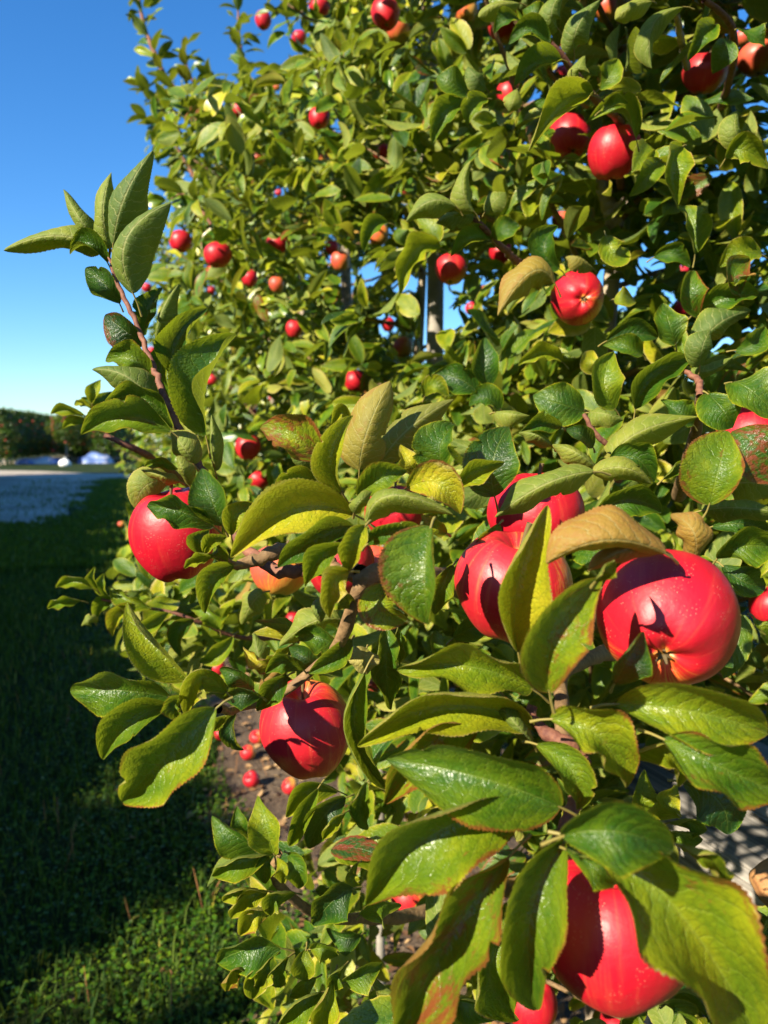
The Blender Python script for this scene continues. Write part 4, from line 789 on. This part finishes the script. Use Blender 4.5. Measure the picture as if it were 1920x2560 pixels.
# ------------------------------------------------------------------ stakes
def stake(base, top_z, r, label, sides=14):
    t = thing('wooden_stake', (base[0], base[1], 0), label, 'stake', 'stakes holding the near row')
    v, q, _, _ = tube([(base[0], base[1], -.3), (base[0], base[1], top_z * .5), (base[0] + .006, base[1], top_z)], [r, r * .99, r * .96], sides, 0, .02)
    link('post', mesh_np('post', v, q, [M_STAKE]), t)
    v, q, _, _ = tube([(base[0] + r * 1.25 * math.cos(a), base[1] + r * 1.25 * math.sin(a), 1.62 + .002 * a) for a in np.linspace(0, 6.28, 14)], [.003] * 14, 6)
    link('tie_wire', mesh_np('tie_wire', v, q, [M_STEM]), t)
pA = at(1086, 800, 2.45); stake((pA[0], pA[1]), 2.75, .0268, 'thick grey wooden stake with sky gaps on both sides')
pB = at(865, 730, 3.4)
v, q, _, _ = tube([at(880, 1500, 3.42), at(866, 1000, 3.4), at(865, 730, 3.4), at(862, 350, 3.4), at(868, 150, 3.4)], [.022, .021, .0205, .014, .009], 10, .002, .15)
link('trunk', mesh_np('trunk', v, q, [M_TRUNK]), trees[3])
pC = at(951, 1800, 1.9); stake((pC[0], pC[1]), 1.32, .011, 'thin pale wooden stake right of the tapering apple')

# ------------------------------------------------------------------ ground
def sheet(name, pts, z, m_, sub=None):
    me = bpy.data.meshes.new(name); me.from_pydata([(p[0], p[1], z) for p in pts], [], [tuple(range(len(pts)))]); me.materials.append(m_); me.update()
    return tag(link(name, me), kind='structure')
m, n, l, bs, out = mat('grass_ground'); tc = N(n, 'TexCoord'); ob = tc.outputs['Object']
f = mth(n, l, 'ADD', mth(n, l, 'MULTIPLY', noise(n, l, ob, 1.3, 4), .5), mth(n, l, 'MULTIPLY', noise(n, l, ob, 25, 4, .7), .5))
l.new(ramp(n, l, f, [(.3, (.014, .018, .008)), (.5, (.022, .040, .010)), (.7, (.06, .07, .020))]), bs.inputs['Base Color']); bs.inputs['Roughness'].default_value = .95; bs.inputs['Specular IOR Level'].default_value = .1
b = N(n, 'Bump'); b.inputs['Distance'].default_value = .03; l.new(noise(n, l, ob, 60, 4, .7), b.inputs['Height']); l.new(b.outputs[0], bs.inputs['Normal']); M_GRASSG = m
m, n, l, bs, out = mat('orchard_soil'); tc = N(n, 'TexCoord'); ob = tc.outputs['Object']
f = mth(n, l, 'ADD', mth(n, l, 'MULTIPLY', noise(n, l, ob, 3, 3), .4), mth(n, l, 'MULTIPLY', noise(n, l, ob, 45, 5, .7), .6))
l.new(ramp(n, l, f, [(.36, (.045, .028, .018)), (.52, (.12, .078, .048)), (.68, (.24, .17, .11))]), bs.inputs['Base Color']); bs.inputs['Roughness'].default_value = .95
b = N(n, 'Bump'); b.inputs['Distance'].default_value = .02; l.new(noise(n, l, ob, 45, 5, .7), b.inputs['Height']); l.new(b.outputs[0], bs.inputs['Normal']); M_SOIL = m
m, n, l, bs, out = mat('gravel'); tc = N(n, 'TexCoord'); ob = tc.outputs['Object']
vo = N(n, 'TexVoronoi'); l.new(ob, vo.inputs['Vector']); vo.inputs['Scale'].default_value = 35
f = mth(n, l, 'ADD', mth(n, l, 'MULTIPLY', noise(n, l, ob, .45, 5, .7), .6), mth(n, l, 'MULTIPLY', noise(n, l, ob, 20, 4, .7), .4))
l.new(ramp(n, l, f, [(.38, (.19, .155, .115)), (.5, (.37, .31, .235)), (.62, (.48, .41, .32))]), bs.inputs['Base Color']); bs.inputs['Roughness'].default_value = .9
b = N(n, 'Bump'); b.inputs['Distance'].default_value = .01; l.new(vo.outputs['Distance'], b.inputs['Height']); l.new(b.outputs[0], bs.inputs['Normal']); M_GRAVEL = m
sheet('ground', [(-600, -600), (600, -600), (600, 900), (-600, 900)], 0, M_GRASSG)
def strip(name, edgeL, edgeR, a0, a1, z, m_, step=.4, amp=.12, seed=1):
    R = np.random.default_rng(seed); al = np.arange(a0, a1 + step, step); k = len(al)
    def wob(): return np.convolve(R.normal(0, 1, k + 8), np.ones(5) / 5, 'same')[4:4 + k] * amp * 2
    L_ = np.array([rowpt(a, edgeL + w_) for a, w_ in zip(al, wob())]); R_ = np.array([rowpt(a, edgeR + w_) for a, w_ in zip(al, wob())])
    V = np.vstack([L_, R_]); V[:, 2] = z; Q = np.array([(i, i + k, i + 1 + k, i + 1) for i in range(k - 1)])
    return tag(link(name, mesh_np(name, V, Q, [m_], smooth=False)), kind='structure')
strip('soil_strip', .30, 1.75, -3, 19, .004, M_SOIL)
edge = [(-60, 1316), (-20, 1300), (20, 1312), (52, 1303), (85, 1312), (112, 1308), (128, 1296), (150, 1300), (172, 1284), (168, 1268), (205, 1272), (226, 1262), (214, 1250), (236, 1240), (232, 1222), (250, 1212), (300, 1200), (420, 1196), (420, 1186), (235, 1184), (100, 1177.5), (0, 1176), (-700, 1174)]
q1 = [ground_at(a_, b_) for a_, b_ in edge] + [rowpt(30, -5.6), rowpt(13, -5.6)]
sheet('gravel_road', [(p[0], p[1]) for p in q1], .004, M_GRAVEL)
# grass, clover and dry stalks: nobody could count them
def blades():
    R = np.random.default_rng(11); n_ = 52000
    al = .9 + 9.5 * R.random(n_) ** 1.7; la = R.uniform(-2.25, .62, n_); la = np.where((al > 2.35) & (la > .36), -la * 2, la)
    ln = R.uniform(.025, .085, n_) * (1 + .6 * (R.random(n_) < .04)); ln *= np.where(la > .2, .8, 1)
    P = RU * al[:, None] + RR * la[:, None]; az = R.random(n_) * 6.28; wd = R.uniform(.0012, .0028, n_) * (1 + al * .12)
    dr = np.stack([np.cos(az), np.sin(az), np.zeros(n_)], 1); sd_ = np.stack([-np.sin(az), np.cos(az), np.zeros(n_)], 1)
    ben = R.uniform(.1, .9, n_)[:, None]; up = np.array([0, 0, 1.])
    p0 = P; p1 = P + up * ln[:, None] * .6 + dr * ln[:, None] * ben * .25; p2 = P + up * ln[:, None] * (1 - .3 * ben) + dr * ln[:, None] * ben * .8
    V = np.stack([p0 - sd_ * wd[:, None], p0 + sd_ * wd[:, None], p1 - sd_ * wd[:, None] * .8, p1 + sd_ * wd[:, None] * .8, p2 - sd_ * wd[:, None] * .1, p2 + sd_ * wd[:, None] * .1], 1)
    Q = np.array([[0, 1, 3, 2], [2, 3, 5, 4]])[None] + (np.arange(n_) * 6)[:, None, None]
    dry = R.random(n_) < .03; tint = np.stack([np.where(dry, .95, np.clip(R.normal(.16, .09, n_), .02, .5)), np.zeros(n_), R.random(n_), np.ones(n_)], 1)
    return V.reshape(-1, 3), Q.reshape(-1, 4), np.tile([.5, .3], (n_ * 6, 1)), np.repeat(tint, 6, 0)
def far_blades():
    R = np.random.default_rng(21); n_ = 42000; al = 9.5 + 22 * R.random(n_) ** 1.6; la = R.uniform(-3.8, .7, n_)
    ok = ~((al > 15) & (la < -1.25 + .3 * np.sin(al * 1.9) + .2 * np.sin(al * 4.7))) | (R.random(n_) < .07); al, la = al[ok], la[ok]; n_ = len(al)
    P = RU * al[:, None] + RR * la[:, None]; T = R.normal(0, .5, (n_, 3)); T[:, 2] = 1; Nn = R.normal(0, 1, (n_, 3)); L = R.uniform(.05, .13, n_)
    return batch_leaves(P, T, Nn, L, L * .12, np.clip(R.normal(.2, .12, n_), .02, .8), np.zeros(n_), 3, R)
v, q, uv, tn = far_blades(); tag(link('rough_grass', mesh_np('rough_grass', v, q, [M_BLADE], uv, tn)), kind='stuff')
v, q, uv, tn = blades(); tag(link('grass', mesh_np('grass', v, q, [M_BLADE], uv, tn)), kind='stuff')
def clover():
    R = np.random.default_rng(12); n_ = 26000
    al = .9 + 5.5 * R.random(n_) ** 1.5; la = R.normal(.15, .36, n_); ok = (la > -1.6) & (la < np.where(al < 2.35, .66, .36 + .06 * np.sin(al * 5))); al, la = al[ok], la[ok]; n_ = len(al)
    P = RU * al[:, None] + RR * la[:, None]; P[:, 2] = R.uniform(.012, .065, n_)
    T = R.normal(0, 1, (n_, 3)); T[:, 2] = R.uniform(-.2, .4, n_); Nn = np.array([0, 0, 1.]) + R.normal(0, .35, (n_, 3))
    L = R.uniform(.010, .021, n_)
    return batch_leaves(P, T, Nn, L, L * .42, np.clip(R.normal(.22, .1, n_), .04, .6), np.zeros(n_), 3, R)
v, q, uv, tn = clover(); tag(link('clover', mesh_np('clover', v, q, [M_BLADE], uv, tn)), kind='stuff')
m, n, l, bs, out = mat('dry_stalk'); bs.inputs['Base Color'].default_value = (.34, .15, .05, 1); bs.inputs['Roughness'].default_value = .8; M_DRY = m
R = np.random.default_rng(13); parts = []
for _ in range(170):
    al = .9 + 5 * R.random() ** 1.4; la = R.uniform(-1.9, .6); p = rowpt(al, la); h_ = R.uniform(.07, .15); dx = R.normal(0, .02, 2)
    v, q, _, _ = tube([p, p + np.array([dx[0], dx[1], h_ * .65]), p + np.array([dx[0] * 1.6, dx[1] * 1.6, h_])], [.0006, .0016, .0006], 4); parts.append((v, q))
v, q = join(parts); tag(link('seed_stalks', mesh_np('seed_stalks', v, q, [M_DRY])), kind='stuff')
m, n, l, bs, out = mat('dead_leaf'); oi = N(n, 'Attribute', attribute_name='tint'); sep = N(n, 'SeparateColor'); l.new(oi.outputs['Color'], sep.inputs[0])
l.new(ramp(n, l, sep.outputs[0], [(0, (.10, .045, .02)), (.5, (.26, .13, .05)), (1, (.50, .33, .16))]), bs.inputs['Base Color']); bs.inputs['Roughness'].default_value = .8; M_DEAD = m
R = np.random.default_rng(14); n_ = 4200; al = .6 + 9 * R.random(n_); la = R.normal(.9, .35, n_)
P = RU * al[:, None] + RR * la[:, None]; P[:, 2] = R.uniform(.008, .02, n_); T = R.normal(0, 1, (n_, 3)); T[:, 2] = R.normal(0, .12, n_); Nn = np.array([0, 0, 1.]) + R.normal(0, .3, (n_, 3)); L = R.uniform(.02, .06, n_)
v, q, uv, tn = batch_leaves(P, T, Nn, L, L * .28, R.random(n_), np.zeros(n_), 3, R); tag(link('leaf_litter', mesh_np('leaf_litter', v, q, [M_DEAD], uv, tn)), kind='stuff')
R = np.random.default_rng(15); parts = []
for _ in range(700):
    p = rowpt(.6 + 7 * R.random(), R.normal(.9, .35), .006); r_ = R.uniform(.004, .014); bmv = R.normal(0, 1, (8, 3))
    c8 = np.array([(x, y, z) for x in (-1, 1) for y in (-1, 1) for z in (-1, 1)], float) * r_ * (1 + .25 * bmv); c8[:, 2] *= .6
    parts.append((c8 + p, np.array([[0, 1, 3, 2], [4, 6, 7, 5], [0, 4, 5, 1], [2, 3, 7, 6], [0, 2, 6, 4], [1, 5, 7, 3]])))
v, q = join(parts); tag(link('soil_clods', mesh_np('soil_clods', v, q, [M_SOIL])), kind='stuff')
# ------------------------------------------------------------------ trees on the other side of the track
def copy_tree(o, loc, rz, label, sc=1.0):
    c = o.copy(); C.objects.link(c); c.location = loc; c.rotation_euler = (0, 0, rz); c.scale = (sc, sc, sc); c['label'] = label
    for ch in o.children:
        d = ch.copy(); C.objects.link(d); d.parent = c
    return c
def far_tree(seed, H, width, nl, Lf, label, group, zlow=.5, red=True, hue0=.16):  # low default hue puts the far rows' shaded side into the leaf colour
    R = np.random.default_rng(seed); t = thing('apple_tree', (0, 0, 0), label, 'tree', group)
    v, q, _, _ = tube([(0, 0, -.1), (.03, 0, H * .4), (0, .03, H * .9)], [.06, .045, .015], 8, 0, .1); link('trunk', mesh_np('trunk', v, q, [M_TRUNK]), t)
    z = zlow + (H - zlow) * R.random(nl); prof = np.sin(np.pi * ((z - zlow) / (H - zlow)) ** .8 * .86 + .35) ** .7
    a = R.random(nl) * 6.28; rr = width * prof * R.random(nl) ** .45 * (1 + .22 * np.sin(3 * a + z * 4)); P = np.stack([np.cos(a) * rr, np.sin(a) * rr, z + R.normal(0, .05, nl)], 1)
    T = P * [1, 1, 0] + R.normal(0, .4, (nl, 3)); Nn = np.array([0, 0, 1.]) + P * [.8, .8, 0] + R.normal(0, .5, (nl, 3)); L = R.uniform(.7, 1.3, nl) * Lf
    v, q, uv, tn = batch_leaves(P, T, Nn, L, L * .32, np.clip(R.normal(hue0, .12, nl), .02, .9), np.where(R.random(nl) < .25, .6, 0), 3, R)
    tag(link('crown', mesh_np('crown', v, q, [M_LEAFB], uv, tn), t), kind='stuff')
    if red:
        parts = []
        for _ in range(26):
            aa = R.random() * 6.28; zz = R.uniform(.7, H * .85); c_ = np.array([math.cos(aa) * width * .9, math.sin(aa) * width * .9, zz])
            th = np.linspace(0, 6.28, 8, endpoint=False)
            pv, pq, _, _ = tube([c_ + [0, 0, -.05], c_ + [0, 0, -.03], c_, c_ + [0, 0, .03], c_ + [0, 0, .045]], [.012, .045, .055, .045, .01], 8); parts.append((pv, pq))
        v, q = join(parts); tag(link('fruit', mesh_np('fruit', v, q, [M_AP['p']]), t), kind='stuff')
    return t
GF = 'trees in the far rows beyond the track'
LB_A = 'dark tree in the dense hedge-like row at the far left beyond the track'
LB_B = 'tree in the second far row, behind the one with the pale trunk'
ftA = far_tree(201, 3.3, .95, 2600, .17, LB_A, GF)
sA = ground_at(2, 1163); dirA = np.array([math.sin(math.radians(-14.5)), math.cos(math.radians(-14.5)), 0])
ftA.location = tuple(sA)
for k in range(1, 34):
    p = sA + dirA * (k * 1.3); copy_tree(ftA, tuple(p), k * 2.1, LB_A, 1 + .04 * math.sin(k * 3))
ftB = far_tree(202, 3.5, .95, 2400, .17, 'tree with the bare pale lower trunk above the white sack, beyond the track', GF, zlow=1.35)
sB = ground_at(167, 1158); ftB.location = tuple(sB)
ftC = far_tree(203, 3.2, .95, 2600, .17, LB_B, GF); ftC.location = tuple(sB + dirA * 2.6)
for k in range(1, 12): copy_tree(ftC, tuple(sB + dirA * (2.6 + k * 1.5)), k * 1.7, LB_B, 1 + .04 * math.cos(k * 2.3))
for k in range(14): copy_tree(ftC, tuple(ground_at(262, 1157) + dirA * (k * 1.5)), k * 2.9, 'tree in the far row behind the tall blue tarp heap', 1 + .05 * math.cos(k * 1.3))
# row on the left of the track, behind and beside the camera
GC = 'trees of the row along the left side of the track'; LC = 'tall apple tree in the row on the left side of the gravel track'
cs = far_tree(204, 4.5, 1.05, 5200, .22, LC, GC, zlow=.15); cs.location = tuple(rowpt(-9, -6.6))
for k in range(1, 37): copy_tree(cs, tuple(rowpt(-9 + 1.2 * k, -6.6)), k * 1.9, LC, 1 + .035 * math.sin(k * 2.7))
# ------------------------------------------------------------------ small things across the track
m, n, l, bs, out = mat('tarp_plastic'); tc = N(n, 'TexCoord'); f = noise(n, l, tc.outputs['Object'], .9, 4, .65)
l.new(ramp(n, l, f, [(.42, (.07, .12, .30)), (.52, (.13, .20, .42)), (.60, (.42, .44, .48))]), bs.inputs['Base Color']); bs.inputs['Roughness'].default_value = .45; M_TARP = m
m, n, l, bs, out = mat('white_sack'); bs.inputs['Base Color'].default_value = (.78, .78, .74, 1); bs.inputs['Roughness'].default_value = .7; M_WHITE = m
def heap(name, c0, a, b_, hgt, seed, m_, label, cat, rot=0):
    R = np.random.default_rng(seed); nx, ny = 44, 24; gx, gy = np.meshgrid(np.linspace(-1, 1, nx), np.linspace(-1, 1, ny), indexing='ij')
    r2 = np.clip(1 - (np.abs(gx) ** 2.4 + np.abs(gy) ** 2.4), 0, 1); z = hgt * r2 ** .5
    for _ in range(7):
        kx, ky, p_ = R.normal(0, 4, 1)[0], R.normal(0, 4, 1)[0], R.random() * 6.28; z = z + hgt * .09 * np.sin(kx * gx + ky * gy + p_) * r2 ** .4
    z = np.maximum(z, 0) + .01; ex = 1 + .06 * np.sin(5 * gx + 3 * gy)
    X = gx * a * ex; Y = gy * b_ * ex; c_, s_ = math.cos(rot), math.sin(rot); V = np.stack([c0[0] + X * c_ - Y * s_, c0[1] + X * s_ + Y * c_, z], -1).reshape(-1, 3)
    i = np.arange(nx - 1)[:, None] * ny; j = np.arange(ny - 1)[None]; Q = np.stack([i + j, i + ny + j, i + ny + j + 1, i + j + 1], -1).reshape(-1, 4)
    return tag(link(name, mesh_np(name, V, Q, [m_])), label, cat)
g1 = ground_at(108, 1159.5); heap('tarp', g1, 1.6, .8, .36, 5, M_TARP, 'crumpled blue and white tarp on the grass left of the white sack', 'tarp', .1)
g2 = ground_at(240, 1158); heap('tarp', g2, 1.1, .9, .55, 6, M_TARP, 'taller blue tarp heap on the grass right of the white sack', 'tarp')
g3 = ground_at(162, 1166)
sk = thing('sack', (g3[0], g3[1], 0), 'full white sack at the foot of the pale trunk beyond the track', 'sack')
th = np.linspace(0, 2 * np.pi, 24, endpoint=False); rings = []
for z_, r_ in [(0.0, .2), (.02, .30), (.12, .34), (.26, .31), (.36, .22), (.41, .10), (.43, .05)]:
    rr = r_ * (1 + .06 * np.sin(3 * th + z_ * 9) + .03 * np.sin(7 * th)); rings.append(np.stack([g3[0] + rr * np.cos(th), g3[1] + rr * .8 * np.sin(th), np.full(24, z_)], 1))
V = np.vstack(rings); i = np.arange(6)[:, None] * 24; j = np.arange(24)[None]; Q = np.stack([i + j, i + (j + 1) % 24, i + 24 + (j + 1) % 24, i + 24 + j], -1).reshape(-1, 4)
link('bag', mesh_np('bag', V, Q, [M_WHITE]), sk)
v, q, _, _ = tube([(g3[0], g3[1], .41), (g3[0], g3[1], .45), (g3[0] + .02, g3[1], .52)], [.05, .035, .07], 9); link('tied_neck', mesh_np('tied_neck', v, q, [M_WHITE]), sk)
pP = ground_at(11, 1160); t = thing('trellis_post', (pP[0], pP[1], 0), 'dark post standing at the end of the far left row', 'post')
v, q, _, _ = tube([(pP[0], pP[1], -.3), (pP[0], pP[1], 1.2), (pP[0], pP[1], 2.45)], [.085, .08, .075], 12, 0, .02); link('post', mesh_np('post', v, q, [M_STAKE]), t)
v, q, _, _ = tube([(pP[0], pP[1] , 2.445), (pP[0], pP[1], 2.47)], [.08, .07], 12); link('post_top', mesh_np('post_top', v, q, [M_STAKE]), t)
# ------------------------------------------------------------------ weathered bench behind the lower right leaves
m, n, l, bs, out = mat('weathered_board'); tc = N(n, 'TexCoord'); mp = N(n, 'Mapping'); l.new(tc.outputs['Object'], mp.inputs[0]); mp.inputs['Scale'].default_value = (1.5, 60, 60)
g_ = noise(n, l, mp.outputs[0], 1.0, 5, .65); mp2 = N(n, 'Mapping'); l.new(tc.outputs['Object'], mp2.inputs[0]); mp2.inputs['Scale'].default_value = (.6, 22, 22); g2_ = noise(n, l, mp2.outputs[0], 1.0, 3, .5)
f = mth(n, l, 'ADD', mth(n, l, 'MULTIPLY', g_, .6), mth(n, l, 'MULTIPLY', g2_, .4))
l.new(ramp(n, l, f, [(.38, (.05, .045, .04)), (.45, (.17, .155, .14)), (.53, (.33, .30, .27)), (.66, (.46, .43, .39))]), bs.inputs['Base Color']); bs.inputs['Roughness'].default_value = .8
b = N(n, 'Bump'); b.inputs['Distance'].default_value = .002; l.new(g_, b.inputs['Height']); l.new(b.outputs[0], bs.inputs['Normal']); M_BOARD = m
e0 = at(1768, 2104, 1.18); z_top = e0[2]
def on_z(px, py, z): return ground_at(px, py, z)
e1 = on_z(1925, 2204, z_top); ax = (e1 - e0); ax[2] = 0; ax /= np.linalg.norm(ax); pr = np.array([-ax[1], ax[0], 0])
if pr[1] < 0: pr = -pr
bench = thing('bench', (e0[0], e0[1], 0), 'weathered grey plank bench showing at the right edge behind the leaves', 'bench')
bench.rotation_euler = (0, 0, math.atan2(ax[1], ax[0]))
def bbox(name, x0, x1, y0, y1, z0, z1, m_, bev=.004):
    bm = bmesh.new(); bmesh.ops.create_cube(bm, size=1)
    for v_ in bm.verts: v_.co = Vector((x0 + (v_.co.x + .5) * (x1 - x0), y0 + (v_.co.y + .5) * (y1 - y0), z0 + (v_.co.z + .5) * (z1 - z0)))
    bmesh.ops.bevel(bm, geom=bm.edges[:], offset=bev, segments=2, affect='EDGES')
    me = bpy.data.meshes.new(name); bm.to_mesh(me); bm.free(); me.materials.append(m_)
    o = bpy.data.objects.new(name, me); C.objects.link(o); o.parent = bench; return o
sgn = 1 if np.dot(pr, np.array([-ax[1], ax[0], 0])) > 0 else -1
def yy(a, b_): return (a, b_) if sgn > 0 else (-b_, -a)
for k in range(3):
    a_, b_ = yy(.135 * k, .135 * k + .127); bbox('plank', -.35, 1.1, a_, b_, z_top - .026, z_top, M_BOARD)
a_, b_ = yy(.012, .035); bbox('side_rail', -.30, 1.05, a_, b_, z_top - .095, z_top - .030, M_BOARD)
a_, b_ = yy(.36, .383); bbox('side_rail', -.30, 1.05, a_, b_, z_top - .095, z_top - .030, M_BOARD)
a_, b_ = yy(.03, .08); bbox('stretcher', -.25, 1.0, a_, b_, z_top - .24, z_top - .21, M_BOARD)
for x_ in (-.25, .95):
    for w_ in (.037, .31): a_, b_ = yy(w_, w_ + .048); bbox('leg', x_, x_ + .048, a_, b_, 0, z_top - .030, M_BOARD)
